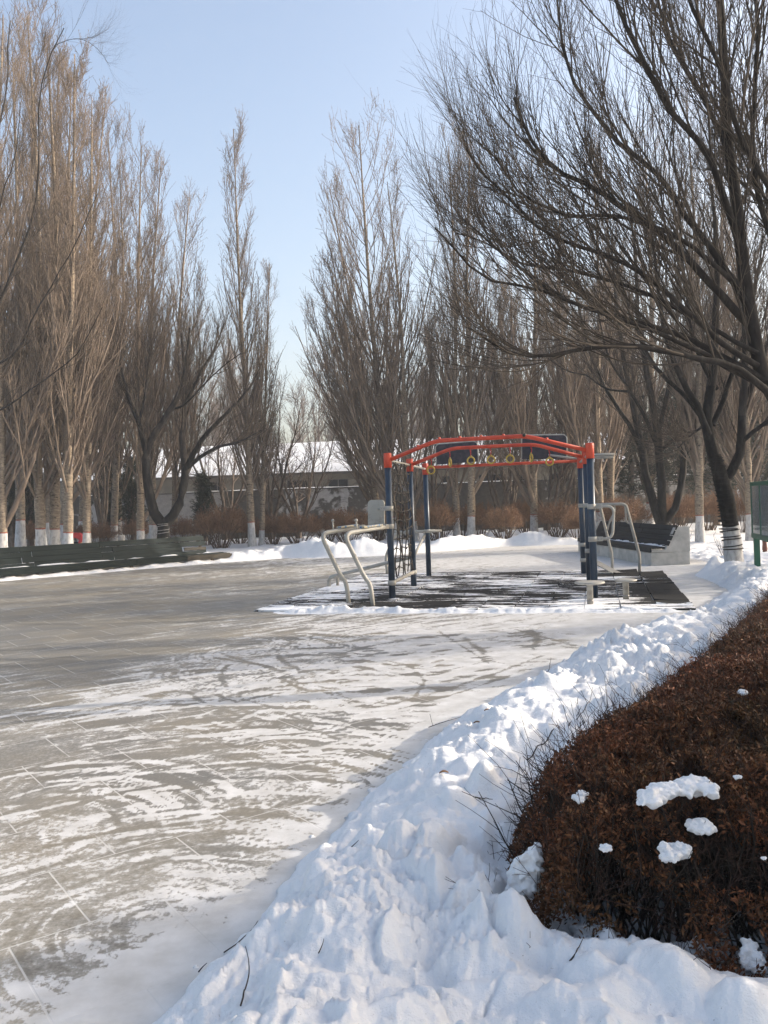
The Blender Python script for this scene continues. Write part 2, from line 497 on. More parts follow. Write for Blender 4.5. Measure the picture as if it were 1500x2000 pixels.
# ------------------------------------------------------------------ willows, built limb by limb
def willow(name, limbs, trunk_path, trunk_r, label, group=None, n2=16, n3=8, n4=5, l2=(.9, 2.0), l3=(.4, .9), l4=(.18, .45), r2=.016, r3=.008, r4=.0045, wrap_z=None, wash=None, up2=.10, twig=None, trunk_mats=None, sides=12, up3=.10, wound=0):
    base = Vector(trunk_path[0]); root = empty(name, (base.x, base.y, 0))
    off = Vector((base.x, base.y, 0))
    tp = [Vector(p) - off for p in trunk_path]
    tm = trunk_mesh('trunk', tp, trunk_r, trunk_mats or [WRAP, WHITEWASH, REDPAINT], wash, False, sides, 1.15)
    link('trunk', tm, root)
    parts = []
    K = 16
    Ps, Rs = [], []
    for pts, ra, rb in limbs:
        sp = smooth_path([Vector(p) - off for p in pts], 8)
        a = np.array([[p.x, p.y, p.z] for p in sp])
        s = np.concatenate([[0], np.cumsum(np.linalg.norm(np.diff(a, axis=0), axis=1))]); q = np.linspace(0, s[-1], K)
        a = np.stack([np.interp(q, s, a[:, j]) for j in range(3)], 1)
        a[1:-1] += rng.normal(0, .012 * s[-1] / 4, (K - 2, 3)) * .6
        Ps.append(a); Rs.append(ra * (np.linspace(1, (rb / ra) ** .8, K) ** 1.0))
    P1, R1 = np.array(Ps), np.array(Rs)
    dark = R1.mean(1)
    Vl, Fl = tubes(P1, R1, 9); ml = np.tile(np.repeat(np.where(np.arange(K - 1) < wound, 2, 0), 9), len(P1))
    parts.append((Vl, Fl, ml))
    S, D, t, r, i = spawn(P1, R1, n2, .14, .99, 14, 34, np.array([0, 0, .5]))
    L2 = rng.uniform(*l2, len(t)) * (1.25 - .92 * t)
    P2, R2 = grow(S, D, L2, np.minimum(r * .55, r2 * rng.uniform(.5, 1.3, len(t))), 10, up2, .042, .28)
    parts.append((*tubes(P2, R2, 6), 1))
    S, D, t, r, i = spawn(P2, R2, n3, .1, .99, 14, 36, np.array([0, 0, .4]))
    P3, R3 = grow(S, D, rng.uniform(*l3, len(t)) * (1.2 - .5 * t), np.minimum(r * .7, r3), 6, up3, .07, .4)
    parts.append((*tubes(P3, R3, 4), 1))
    S, D, t, r, i = spawn(P3, R3, n4, .1, .99, 15, 42)
    P4, R4 = grow(S, D, rng.uniform(*l4, len(t)), np.minimum(r * .8, r4), 4, .05, .09, .6, .10)
    parts.append((*tubes(P4, R4, 3), 1))
    V, Fq, mi = join_tubes(parts)
    link('crown', np_mesh('crown', V, Fq, [BARK_DARK, twig or TWIG_WIL, WRAP], mi), root)
    tag(root, label, 'tree', group)
    return root

def limb(px, Y0, Y1):
    """photo pixels, given their own distances between Y0 and Y1"""
    n = len(px)
    return [at(x, y, Y0 + (Y1 - Y0) * (k / (n - 1)) ** 1.2) for k, (x, y) in enumerate(px)]
# ------------------------------------------------------------------ the setting: snow, plaza, banks
RIGHT_EDGE = [(-1.9, -.4), (-1.35, 1.3), (-.72, 2.72), (-.32, 4.0), (.0, 5.04), (.5, 6.16), (1.61, 8.12), (3.23, 10.06), (4.6, 12.1), (5.6, 13.9)]
BACK_EDGE = [(6.0, 16.2), (7.4, 18.6), (7.6, 25.0), gp(1135, 1064), gp(1000, 1066), gp(850, 1077), gp(760, 1084), gp(650, 1089), gp(560, 1090), (-5.0, 25.9), (-9.75, 21.2)]
PLAZA = RIGHT_EDGE + BACK_EDGE + [(-14.5, 16.5), (-17, 8), (-14, -1), (-6, -5)]
HEDGE = [(.36, 3.22), (.50, 2.82), (.82, 2.60), (1.25, 2.50), (2.1, 2.42), (2.75, 2.9), (3.9, 5.0), (5.6, 7.9), (6.6, 9.9), (8.0, 12.0), (6.9, 12.6), (5.4, 11.2), (4.3, 9.75), (3.42, 8.1), (1.70, 5.2), (.82, 3.95)]
FIELD_BUMPS = [(*gp(622, 1084), .75, .40), (*gp(585, 1082), 1.0, .14), (*gp(700, 1082), .8, .16), (*gp(545, 1086), .8, .12), (*gp(1118, 1072), .7, .22),
               (*gp(1385, 1118), .62, .30), (*gp(1415, 1105), .8, .26), (*gp(1350, 1122), .45, .14), (*gp(1440, 1128), .6, .22)]
CLODS = []
for _ in range(2600):
    k = rnd.uniform(0, len(RIGHT_EDGE) - 1.001); i = int(k); f = k - i
    a, b = RIGHT_EDGE[i], RIGHT_EDGE[i + 1]
    x = a[0] + (b[0] - a[0]) * f; y = a[1] + (b[1] - a[1]) * f
    d = Vector((b[1] - a[1], -(b[0] - a[0]), 0)).normalized(); s = rnd.uniform(-.06, 1.5) if rnd.random() < .8 else rnd.uniform(-.12, .1)
    q_ = rnd.random(); r = rnd.uniform(.010, .030) if q_ < .72 else (rnd.uniform(.03, .065) if q_ < .94 else rnd.uniform(.07, .15))
    if s < .0: r *= .4
    CLODS.append((x + d.x * s, y + d.y * s, r, rnd.uniform(.2, .5) if r < .05 else rnd.uniform(.12, .32), rnd.uniform(0, 3.14), rnd.uniform(.5, 1)))
for x, y, r in [(.12, 3.05, .17), (.22, 3.45, .16), (-.05, 2.72, .16), (.30, 2.50, .2), (-.12, 3.7, .12), (.5, 4.4, .15), (.95, 5.2, .18), (.75, 2.40, .16), (1.15, 2.36, .15), (.2, 4.1, .12), (.55, 2.46, .10), (-.3, 3.2, .13), (.05, 2.35, .18), (.28, 3.75, .10), (.42, 3.95, .12), (.62, 4.15, .09), (.33, 3.5, .08), (.15, 3.3, .09), (.25, 2.9, .12), (.38, 2.72, .11), (.0, 3.35, .1), (.75, 4.75, .13), (.95, 4.75, .09), (1.15, 5.0, .1), (-.3, 2.5, .14), (-.45, 2.9, .1), (.45, 2.3, .14), (.9, 2.2, .12)]:
    CLODS.append((x, y, r, .46 if r < .13 else .26, rnd.uniform(0, 3), .8))

def terrain(x, y):
    s = sdf_poly(x, y, PLAZA)
    wn = sstep(-5, -4, x) * sstep(17.0, 14.6, y) * sstep(-.5, .5, x - (-6))
    hd = sdf_poly(x, y, HEDGE)
    sw = s + .10 * fbm(x * 1.4, y * 1.4, 3, 3) * wn
    crest = .25 + .09 * fbm(x * .9, y * .9, 21, 2)
    hn = crest * sstep(-.06, .62, sw) ** .8
    hn = hn * (1 - .45 * sstep(.05, -.35, hd)) - .04 * sstep(.15, .0, hd) * sstep(8, 5, y)
    rough_ = (.5 + 1.8 * sstep(-.15, .25, fbm(x * 1.7, y * 1.7, 15, 2))) * (.75 + .35 * sstep(3.0, 4.8, y))
    n = .095 * fbm(x * 1.7, y * 1.7, 5, 2) + .055 * fbm(x * 4.3, y * 4.3, 8, 3) + rough_ * (.030 * fbm(x * 13, y * 13, 9, 3) + .018 * np.abs(fbm(x * 22, y * 22, 19, 3)) + .008 * fbm(x * 60, y * 60, 12, 2))
    wxw, wyw = x + .06 * fbm(x * 6, y * 6, 33, 2), y + .06 * fbm(x * 6, y * 6, 34, 2)
    for fr, am, sd in ((3.1, .075, 41), (7.5, .034, 47), (17, .014, 53)):       # broken shovelled plates and crumbs
        cv_, ce_ = worley(wxw * fr, wyw * fr * 1.25, sd)
        n = n + am * (cv_ - .35) * sstep(.0, .16, ce_) * (.35 + .65 * sstep(-.05, .12, fbm(x * 1.3, y * 1.3, sd + 3, 2)))
    rid = np.abs(fbm(x * 3.1, y * 3.1, 31, 3))
    hn = hn + (n + .06 * (.25 - rid)) * sstep(-.06, .25, sw)
    hb = hn.copy()
    for cx, cy, r, k, an, el in CLODS:
        j = np.where((np.abs(x - cx) < r * 1.2) & (np.abs(y - cy) < r * 1.2))[0]
        if len(j) == 0: continue
        dx, dy = x[j] - cx, y[j] - cy
        u = dx * math.cos(an) + dy * math.sin(an); v = (-dx * math.sin(an) + dy * math.cos(an)) / el
        dd = (u * u + v * v) / (r * r)
        hn[j] = np.maximum(hn[j], hb[j] - .1 * r + r * (k + .1) * np.clip(1 - dd, 0, 1) ** .8 * (1 + .9 * fbm(x[j] * .55 / r, y[j] * .55 / r, 77, 3)))
    # the far field, its shovelled edge and single mounds
    amp = sstep(19, 22, y) * sstep(-5.6, -4.2, x) * sstep(7.2, 4.6, x)
    along = fbm(x * .8, y * .8, 41, 3)
    hf = .11 * sstep(-.05, .35, s) + amp * .26 * np.exp(-((s - .55) / .42) ** 2) * (1 + 1.3 * along) * (s > -.3)
    hf = hf * (1 - .55 * sstep(4.8, 5.6, x) * sstep(16.5, 19, y) * sstep(29, 26, y))
    hf = hf + (.05 * fbm(x * .5, y * .5, 44, 3) + .11 * fbm(x * 3.3, y * 3.3, 45, 5, .6) * np.clip(.3 + amp + sstep(3, 0, s), 0, 1)) * sstep(-.05, .4, s)
    for cx, cy, r, k in FIELD_BUMPS:
        d2 = ((x - cx) ** 2 + (y - cy) ** 2) / r ** 2
        hf = hf + k * np.exp(-d2 * 1.6) * (1 + .5 * fbm(x * 4, y * 4, 51, 3)) * sstep(-.25, .1, s)
    h = hn * wn + hf * (1 - wn)
    edge = -.03 - .1 * sstep(-.1, -.6, s)
    h = np.where(s < -.02, np.where(h > .012, h, edge), np.maximum(h, .0)) - .010 * (s < .05)
    return h, s, wn

def fan(angs, rs):
    A, R = np.meshgrid(angs, rs, indexing='xy')
    x, y = (R * np.sin(A)).ravel(), (R * np.cos(A)).ravel()
    na, nr = len(angs), len(rs)
    i = np.arange(nr - 1)[:, None] * na + np.arange(na - 1)[None]
    Fq = np.stack([i, i + 1, i + na + 1, i + na], -1).reshape(-1, 4)
    return x, y, Fq

def compact(V, Fq, keep):
    Fq = Fq[keep]; used = np.unique(Fq); mp = np.zeros(len(V), int); mp[used] = np.arange(len(used))
    return V[used], mp[Fq], used

angs = np.radians(np.concatenate([np.arange(-62, -32, .5), np.arange(-32, 32, .125), np.arange(32, 62.1, .5)]))
rs = np.exp(np.concatenate([np.arange(math.log(1.15), math.log(33), .0058), np.arange(math.log(33), math.log(225), .018)]))
gx, gy, gF = fan(angs, rs)
gh, gs, gwn = terrain(gx, gy)
gV = np.stack([gx, gy, gh], -1)
fh = gh[gF].max(1); fs_ = gs[gF].min(1); fw_ = gwn[gF].mean(1); fx_ = gx[gF].mean(1); fy_ = gy[gF].mean(1)
keep = fh > -.022
near = keep & (fw_ > .5)
far_bank = keep & ~near & (fs_ < 1.6) & (fy_ > 19) & (fx_ > -5.4) & (fx_ < 5.2)
rest = keep & ~near & ~far_bank
def surface(name, sel, mat_):
    V, Fq, _ = compact(gV, gF, sel)
    o = link(name, np_mesh(name, V, Fq, [mat_])); tag(o, kind='structure'); return o
surface('snow_bank', near, SNOW_BANK)
surface('snow_bank', far_bank, SNOW_BANK)
surface('snow_ground', rest, SNOW)
b = MB(); b.add([(-230, -230, -.09), (230, -230, -.09), (230, 230, -.09), (-230, 230, -.09)], [(0, 1, 2, 3)])
tag(b.build('ground', SNOW), kind='structure')

# the plaza: paving slabs under a scuffed film of snow; how much snow lies where is a mesh attribute
ctrl = [(900, 1075, .8), (1000, 1090, .85), (700, 1100, .7), (560, 1110, .35), (450, 1115, .22), (200, 1150, .12), (600, 1140, .25), (100, 1200, .1), (400, 1180, .14), (20, 1250, .1), (300, 1250, .14),
        (550, 1240, .3), (700, 1212, .35), (800, 1225, .72), (1000, 1230, .78), (1250, 1220, .93), (650, 1260, .68), (900, 1270, .80), (1050, 1260, .72), (1200, 1240, .9), (500, 1290, .58), (350, 1310, .38), (150, 1300, .12),
        (100, 1350, .2), (250, 1370, .58), (400, 1350, .62), (600, 1340, .8), (800, 1340, .86), (950, 1350, .86), (1000, 1310, .88), (700, 1390, .97), (850, 1410, 1.0), (780, 1300, .9), (680, 1340, .92), (50, 1400, .35), (200, 1420, .28),
        (350, 1410, .22), (500, 1420, .3), (600, 1450, .5), (700, 1460, .6), (50, 1480, .33), (200, 1500, .35), (400, 1500, .42), (300, 1480, .3), (550, 1520, .62), (650, 1530, .68), (720, 1500, .64),
        (100, 1580, .48), (300, 1590, .52), (450, 1570, .65), (600, 1600, .64), (200, 1640, .62), (50, 1650, .6), (350, 1680, .55), (500, 1680, .56), (100, 1720, .55), (250, 1740, .5), (400, 1730, .6), (450, 1790, .6),
        (550, 1700, .5), (600, 1660, .6), (100, 1800, .45), (200, 1860, .48), (50, 1860, .5), (300, 1850, .78), (400, 1850, .97), (250, 1930, .92), (150, 1960, .86), (50, 1950, .66), (350, 1900, 1.0), (1350, 1150, .88), (1300, 1100, .93), (1380, 1120, .9)]
ctrl = [(a, b_, c_ - (.13 if b_ > 1430 and c_ < .75 else 0)) for a, b_, c_ in ctrl]
cg = [gp(a, b_) for a, b_, _ in ctrl]
ca = np.array([math.atan2(p[0], p[1]) for p in cg]); cl = np.array([math.log(math.hypot(*p)) for p in cg]); cv = np.array([c[2] for c in ctrl])
pang = np.radians(np.concatenate([np.arange(-62, -30, .5), np.arange(-30, 28, .13), np.arange(28, 62.1, .5)]))
prs = np.exp(np.arange(math.log(.9), math.log(36), .0055))
px_, py_, pF = fan(pang, prs)
ps = sdf_poly(px_, py_, PLAZA)
V, pF, used = compact(np.stack([px_, py_, np.zeros_like(px_)], -1), pF, (ps[pF].min(1) < .12))
X, Y = V[:, 0], V[:, 1]; ps = ps[used]
A, LR = np.arctan2(X, Y), np.log(np.hypot(X, Y))
num = np.zeros(len(V)); den = np.zeros(len(V))
for a, l, c in zip(ca, cl, cv):
    wgt = 1 / (((A - a) / .10) ** 2 + ((LR - l) / .10) ** 2 + .12) ** 2
    num += wgt * c; den += wgt
cover = num / den
cover = cover + .22 * fbm(X * 1.3, Y * 1.3, 61, 3) + .55 * np.exp(np.minimum(ps, 0) / .16) * (cover > .3)
base_st = fbm((X * .81 + Y * .59) * 2.8, (-X * .59 + Y * .81) * 15, 63, 4, .6)
sw_n, sw_d = base_st * .6, np.full(len(X), .6)
for ux, uy, rad, wgt in [(620, 1560, 1.05, 3.0), (470, 1540, .9, 2.0), (250, 1530, 1.3, 2.0), (20, 1640, 1.0, 2.0), (420, 1420, 1.3, 1.0), (560, 1300, 1.2, 1.5), (480, 1275, .8, 2.0), (900, 1300, 2.0, 1.0), (300, 1800, 1.1, 1.2)]:
    c = gp(ux, uy); r = np.hypot(X - c[0], Y - c[1]); th = np.arctan2(Y - c[1], X - c[0])
    k = wgt * np.exp(-(r / rad) ** 4)
    sw_n += k * fbm(r * 32 + .6 * fbm(X * 2, Y * 2, 66, 2), th * 4.2 * np.maximum(r, .3) + ux, 64 + ux % 7, 4, .6); sw_d += k
cover = cover - .03 + .80 * (.35 + .65 * sstep(.12, .4, cover)) * (1 - .55 * sstep(.7, .9, cover)) * sw_n / sw_d
for ux, uy, r0, wd, a0, a1, k in [(545, 1565, .85, .42, -.35, 2.1, .75), (250, 1560, 1.1, .40, .5, 2.3, .55), (0, 1650, .95, .35, .3, 1.9, .7), (420, 1420, 1.2, .35, .3, 1.7, .5), (545, 1265, .7, .4, -.3, 1.6, .8), (470, 1270, .6, .3, -.3, 1.6, .7), (400, 1345, .8, .45, -.4, 2.6, .45), (330, 1760, .8, .5, .8, 2.4, .5), (880, 1330, 1.6, .7, 2.2, 4.6, .35)]:
    c = gp(ux, uy); r = np.hypot(X - c[0], Y - c[1]); th = np.arctan2(Y - c[1], X - c[0])
    an = (th - a0) % (2 * math.pi); q = an / (a1 - a0)
    ringw = np.exp(-((r - r0) / wd) ** 4) * sstep(0, .2, q) * sstep(1, .75, q)
    pat = np.tanh(7 * fbm(r * 36 + .8 * fbm(X * 3, Y * 3, 67, 2), th * np.maximum(r, .3) * 3.4, 68 + ux % 9, 3, .55))
    cover = cover + k * .46 * ringw * pat
def stroke_arc(cx, cy, R, a0, a1, wd, amt):
    dx, dy = X - cx, Y - cy
    j = np.where((np.abs(dx) < R + .1) & (np.abs(dy) < R + .1))[0]
    if not len(j): return
    r = np.hypot(dx[j], dy[j]) + .012 * fbm(X[j] * 9, Y[j] * 9, 71, 2); an = np.arctan2(dy[j], dx[j])
    an = (an - a0) % (2 * math.pi); q = an / (a1 - a0)
    cover[j] += amt * np.exp(-((r - R) / wd) ** 2) * sstep(0, .12, q) * sstep(1, .8, q)
for (ux, uy, r0, r1, a0, a1, n, wd) in [(610, 1560, .25, 1.05, -.2, 1.9, 80, .010), (560, 1530, .5, 1.3, .3, 2.0, 40, .010), (20, 1640, .5, 1.3, .3, 1.9, 40, .012), (300, 1520, .8, 1.9, .4, 2.2, 40, .013), (600, 1540, .25, 1.0, -.3, 1.6, 34, .011), (560, 1560, .9, 1.5, .2, 1.7, 16, .014), (470, 1500, .5, 1.5, .6, 2.4, 26, .016), (240, 1480, .6, 1.6, .7, 2.4, 20, .018), (60, 1600, .5, 1.1, .5, 2.2, 16, .015),
                                   (560, 1320, .5, 1.6, .3, 2.2, 16, .03), (900, 1290, 1.2, 3.2, 2.5, 4.4, 12, .022), (820, 1330, .7, 2.4, .2, 1.6, 12, .02), (1000, 1250, 1.0, 3.0, 3.2, 5.2, 12, .025), (480, 1262, .4, .9, .2, 1.6, 10, .03), (560, 1252, .4, .8, .1, 1.6, 10, .03),
                                   (420, 1700, .8, 2.4, 1.2, 2.6, 22, .015), (250, 1850, .6, 2.2, .9, 2.1, 26, .013), (700, 1420, .6, 1.8, 1.5, 3.0, 18, .018)]:
    c = gp(ux, uy)
    for _ in range(n):
        s0 = rnd.uniform(a0, a1 - .3); ln = rnd.uniform(.15, .7)
        stroke_arc(c[0] + rnd.uniform(-.05, .05), c[1] + rnd.uniform(-.05, .05), rnd.uniform(r0, r1), s0, min(s0 + ln, a1 + .2), wd * rnd.uniform(.6, 1.5), rnd.choice([-.7, -.6, .5, .65]))
def stroke_line(pts, wd, amt):
    for a, b_ in zip(pts[:-1], pts[1:]):
        a, b_ = np.array(a), np.array(b_); e = b_ - a
        j = np.where((X > min(a[0], b_[0]) - .1) & (X < max(a[0], b_[0]) + .1) & (Y > min(a[1], b_[1]) - .1) & (Y < max(a[1], b_[1]) + .1))[0]
        t = np.clip(((X[j] - a[0]) * e[0] + (Y[j] - a[1]) * e[1]) / (e @ e), 0, 1)
        d = np.hypot(X[j] - a[0] - t * e[0], Y[j] - a[1] - t * e[1])
        cover[j] += amt * np.exp(-(d / wd) ** 2) * .8
for pts, wd in [([(620, 1395), (760, 1378), (860, 1350), (960, 1318), (1060, 1280)], .035), ([(640, 1400), (780, 1385), (900, 1352), (1000, 1318)], .02), ([(905, 1245), (940, 1270), (952, 1292)], .05), ([(1035, 1232), (1050, 1250), (1040, 1268)], .05), ([(860, 1235), (930, 1280), (955, 1296)], .02),
                ([(760, 1320), (870, 1310), (1000, 1280)], .02), ([(800, 1300), (830, 1330), (805, 1370)], .02), ([(700, 1300), (850, 1345), (1000, 1330)], .015), ([(560, 1330), (650, 1345), (760, 1338)], .02), ([(1010, 1230), (1120, 1260), (1180, 1258)], .03), ([(640, 1285), (720, 1262), (820, 1245), (960, 1232), (1010, 1238)], .03),
                ([(420, 1285), (520, 1300), (590, 1335)], .03), ([(440, 1280), (550, 1310), (570, 1320)], .02)]:
    stroke_line([np.array(gp(*p)) for p in pts], wd, -.6)
for _ in range(190):                        # shoe prints
    ux, uy = (rnd.uniform(640, 1180), rnd.uniform(1235, 1420)) if rnd.random() < .8 else (rnd.uniform(300, 760), rnd.uniform(1270, 1380))
    c = gp(ux, uy); a = rnd.choice([.2, .5, 2.8]) + rnd.uniform(-.4, .4)
    j = np.where((np.abs(X - c[0]) < .22) & (np.abs(Y - c[1]) < .22))[0]
    u = (X[j] - c[0]) * math.cos(a) + (Y[j] - c[1]) * math.sin(a); v = -(X[j] - c[0]) * math.sin(a) + (Y[j] - c[1]) * math.cos(a)
    cover[j] -= rnd.uniform(.3, .6) * sstep(1.25, .7, np.sqrt((u / .13) ** 2 + (v / .048) ** 2))

mp_, t, bs = new_mat('snowy_paving')
v = coord(t)
att = N(t, 'ShaderNodeAttribute', attribute_name='cover').outputs['Fac']
ang = math.atan2(.59, .81)
rot = N(t, 'ShaderNodeVectorRotate', rotation_type='Z_AXIS'); rot.inputs['Angle'].default_value = -ang; L(t, v, rot.inputs['Vector'])
tile_v = mapping(t, rot.outputs[0], loc=(-.38, -.40, 0))
br = N(t, 'ShaderNodeTexBrick', offset=.5, offset_frequency=2)
br.inputs['Scale'].default_value = 1; br.inputs['Brick Width'].default_value = .6; br.inputs['Row Height'].default_value = .6; br.inputs['Mortar Size'].default_value = .0045; br.inputs['Mortar Smooth'].default_value = .3
br.inputs['Color1'].default_value = (.86, .86, .86, 1); br.inputs['Color2'].default_value = (1.06, 1.06, 1.06, 1); br.inputs['Mortar'].default_value = (1, 1, 1, 1)
L(t, tile_v, br.inputs['Vector'])
warp = N(t, 'ShaderNodeTexNoise'); warp.inputs['Scale'].default_value = .8; warp.inputs['Detail'].default_value = 2; L(t, v, warp.inputs['Vector'])
wv = N(t, 'ShaderNodeVectorMath', operation='MULTIPLY_ADD'); L(t, warp.outputs['Color'], wv.inputs[0]); wv.inputs[1].default_value = (.6, .6, 0); L(t, rot.outputs[0], wv.inputs[2])
st = noise(t, mapping(t, wv.outputs[0], (4.5, 20, 1)), 1.0, 9, .72)
st2 = noise(t, mapping(t, v, (1.6, 5.5, 1)), 1.0, 6, .6)
fi = noise(t, v, 30, 8, .75)
bl = noise(t, v, 3.2, 6, .65)
nz = math_n(t, 'MULTIPLY', math_n(t, 'SUBTRACT', st, .5), .3)
nz = math_n(t, 'ADD', nz, math_n(t, 'MULTIPLY', math_n(t, 'SUBTRACT', st2, .5), .3))
nz = math_n(t, 'ADD', nz, math_n(t, 'MULTIPLY', math_n(t, 'SUBTRACT', fi, .5), 1.6))
nz = math_n(t, 'ADD', nz, math_n(t, 'MULTIPLY', math_n(t, 'SUBTRACT', bl, .5), .7))
sup = ramp(t, att, [(.55, (1, 1, 1)), (.85, (.55, .55, .55))])
val = math_n(t, 'ADD', att, math_n(t, 'MULTIPLY', nz, sup))
mask = ramp(t, val, [(.45, (0, 0, 0)), (.49, (.65, .65, .65)), (.56, (1, 1, 1))])
stone = ramp(t, noise(t, v, 60, 4, .7), [(.3, (.190, .179, .152)), (.7, (.268, .250, .214))])
patch = ramp(t, noise(t, v, .9, 4, .6), [(.35, (.82, .84, .88)), (.65, (1.08, 1.02, .92))])
mu = N(t, 'ShaderNodeMix', data_type='RGBA', blend_type='MULTIPLY'); mu.inputs[0].default_value = 1; L(t, stone, mu.inputs[6]); L(t, patch, mu.inputs[7])
mu2 = N(t, 'ShaderNodeMix', data_type='RGBA', blend_type='MULTIPLY'); mu2.inputs[0].default_value = 1; L(t, mu.outputs[2], mu2.inputs[6]); L(t, br.outputs['Color'], mu2.inputs[7])
dust = mixc(t, math_n(t, 'MULTIPLY', ramp(t, val, [(.1, (0, 0, 0)), (.46, (1, 1, 1))]), .30), mu2.outputs[2], (.60, .58, .54))
jn = math_n(t, 'MULTIPLY', br.outputs['Fac'], ramp(t, noise(t, v, 2.2, 4), [(.36, (0, 0, 0)), (.47, (1, 1, 1))]))
joint = mixc(t, jn, dust, (.50, .48, .44))
thin = ramp(t, noise(t, v, 5, 5, .6), [(.3, (.46, .445, .415)), (.7, (.64, .63, .61))])
fullc = mixc(t, mask, joint, thin)
L(t, fullc, bs.inputs['Base Color'])
L(t, ramp(t, mask, [(0, (.55, .55, .55)), (1, (.78, .78, .78))]), bs.inputs['Roughness']); bs.inputs['Specular IOR Level'].default_value = .3
hh = math_n(t, 'SUBTRACT', math_n(t, 'ADD', mask, math_n(t, 'MULTIPLY', fi, .4)), math_n(t, 'MULTIPLY', br.outputs['Fac'], .5))
bump(t, bs, hh, .35, .006)
me = np_mesh('plaza', V, pF, [mp_])
me.attributes.new('cover', 'FLOAT', 'POINT').data.foreach_set('value', cover.astype(np.float32))
tag(link('plaza', me), kind='structure')

# ------------------------------------------------------------------ the exercise station
BEIGE = simple('beige_paint', (.22, .205, .175), (.36, .345, .305), 7, .5, bstr=.1, lo=.28, hi=.5)
ORANGE = simple('orange_paint', (.36, .034, .014), (.56, .066, .027), 5, .45, lo=.30, hi=.55, bstr=.06)
NAVY = simple('navy_paint', (.010, .024, .045), (.018, .040, .070), 7, .35)
STEEL = simple('bolt_steel', (.22, .21, .2), (.35, .34, .33), 30, .35, .8)
PAD = simple('worn_blue_pad', (.04, .16, .33), (.42, .36, .24), 14, .6, lo=.45, hi=.55)
BOARD = simple('dark_panel', (.016, .016, .024), (.042, .036, .048), 10, .6, lo=.4, hi=.62)
ROPE = simple('dark_rope', (.030, .026, .022), (.07, .06, .05), 40, .9)
YELLOW = simple('yellow_plastic', (.40, .27, .035), (.52, .37, .06), 12, .4)
REDCORD = simple('red_cord', (.35, .03, .03), (.45, .05, .05), 40, .8)
BLACK = simple('black_rubber', (.01, .01, .01), (.02, .02, .02), 20, .6)

LF, LM, LB = Vector((.09, 14.15, 0)), Vector((.52, 16.19, 0)), Vector((.92, 18.31, 0))
RF, RM, RB = Vector((3.26, 13.34, 0)), Vector((3.72, 15.55, 0)), Vector((4.10, 17.63, 0))
gym = empty('climbing_frame', LF, 0.0)
tag(gym, 'exercise frame of navy posts with orange arched bars, yellow rings and a rope net', 'exercise frame')
def lc(p): return Vector(p) - LF
def post(p, h=2.45):
    q = lc(p)
    m_ = MB().tube([q + Vector((0, 0, -.05)), q + Vector((0, 0, h - .24))], .056, 20, cap=True)
    o = m_.build('post', NAVY, gym)
    k = MB(); k.lathe([(.0575, 0), (.066, .002), (.066, .232), (.060, .243), (.03, .246), (.001, .246)], q + Vector((0, 0, h - .245)), 20)
    k.build('post_cap', ORANGE, o)
    return o
for p in (LF, LM, LB, RF, RM, RB): post(p)
def overhead(a, b_, z, rise, f0, f1, r=.034):
    a, b_ = lc(a), lc(b_)
    d = (b_ - a).normalized(); a2, b2 = a + d * .055, b_ - d * .055
    pts = [a2 + Vector((0, 0, z)), a + (b_ - a) * f0 + Vector((0, 0, z + rise)), a + (b_ - a) * f1 + Vector((0, 0, z + rise)), b2 + Vector((0, 0, z))] if rise else [a2 + Vector((0, 0, z)), b2 + Vector((0, 0, z))]
    return bend_path(pts, .16, 6), r
path, r = overhead(LF, RF, 2.34, .27, .25, .70)
MB().tube(path, r, 14).build('overhead_bar', ORANGE, gym)
for f in (.16, .27, .375, .48, .59, .80):
    p = lc(LF) + (lc(RF) - lc(LF)) * f; z = np.interp(f, [0.02, .25, .70, .98], [2.34, 2.61, 2.61, 2.34])
    MB().lathe([(.001, .05), (.017, .05), (.022, .04), (.022, -.01)], p + Vector((0, 0, z + .005)), 10).build('rung_socket', ORANGE, gym)
p = lc(LF) + (lc(RF) - lc(LF)) * .69
MB().sphere(p + Vector((-.0, -.02, 2.625)), .032, 12).build('ball_knob', BLACK, gym)
path, r = overhead(LM, RM, 2.34, .27, .25, .72)
MB().tube(path, r, 14).build('overhead_bar', ORANGE, gym)
path, r = overhead(LB, RB, 2.36, 0, 0, 0, .032)
MB().tube(path, r, 14).build('overhead_bar', ORANGE, gym)
# cross bars between posts in a row
for a, b_ in ((LF, LM), (LM, LB), (RF, RM), (RM, RB)):
    d = (b_ - a).normalized() * .06
    MB().tube([lc(a) + d + Vector((0, 0, 2.33)), lc(b_) - d + Vector((0, 0, 2.33))], .021, 10).build('cross_bar', BEIGE, gym)
# seven rings under the middle arch
for k, (f, tw) in enumerate(zip((.125, .235, .355, .47, .58, .70, .80), (.1, 1.35, .35, .2, .3, 1.4, .45))):
    p = lc(LM) + (lc(RM) - lc(LM)) * f; z = float(np.interp(f, [.02, .25, .72, .98], [2.34, 2.61, 2.61, 2.34])) - .034
    cord = MB().tube(smooth_path([p + Vector((0, 0, z)), p + Vector((.012, 0, z - .06)), p + Vector((0, 0, z - .135))], 4), .008, 6)
    cord.ring(p + Vector((0, 0, z - .01)), .036, .006, (1, 0, .1), 14, 6)
    rg = MB()
    c = p + Vector((rnd.uniform(-.01, .01), 0, z - .215)); ax = Vector((math.sin(tw), math.cos(tw), 0))
    rg.ring(c, .068, .0145, ax, 26, 9)
    x = ax.cross(Vector((0, 0, 1)))
    rg.tube([c + x * .045 + Vector((0, 0, .052)), c + Vector((0, 0, .10)), c - x * .045 + Vector((0, 0, .052))], .009, 7)
    ro = rg.build('hanging_ring', YELLOW, gym); cord.build('cord', REDCORD, ro)
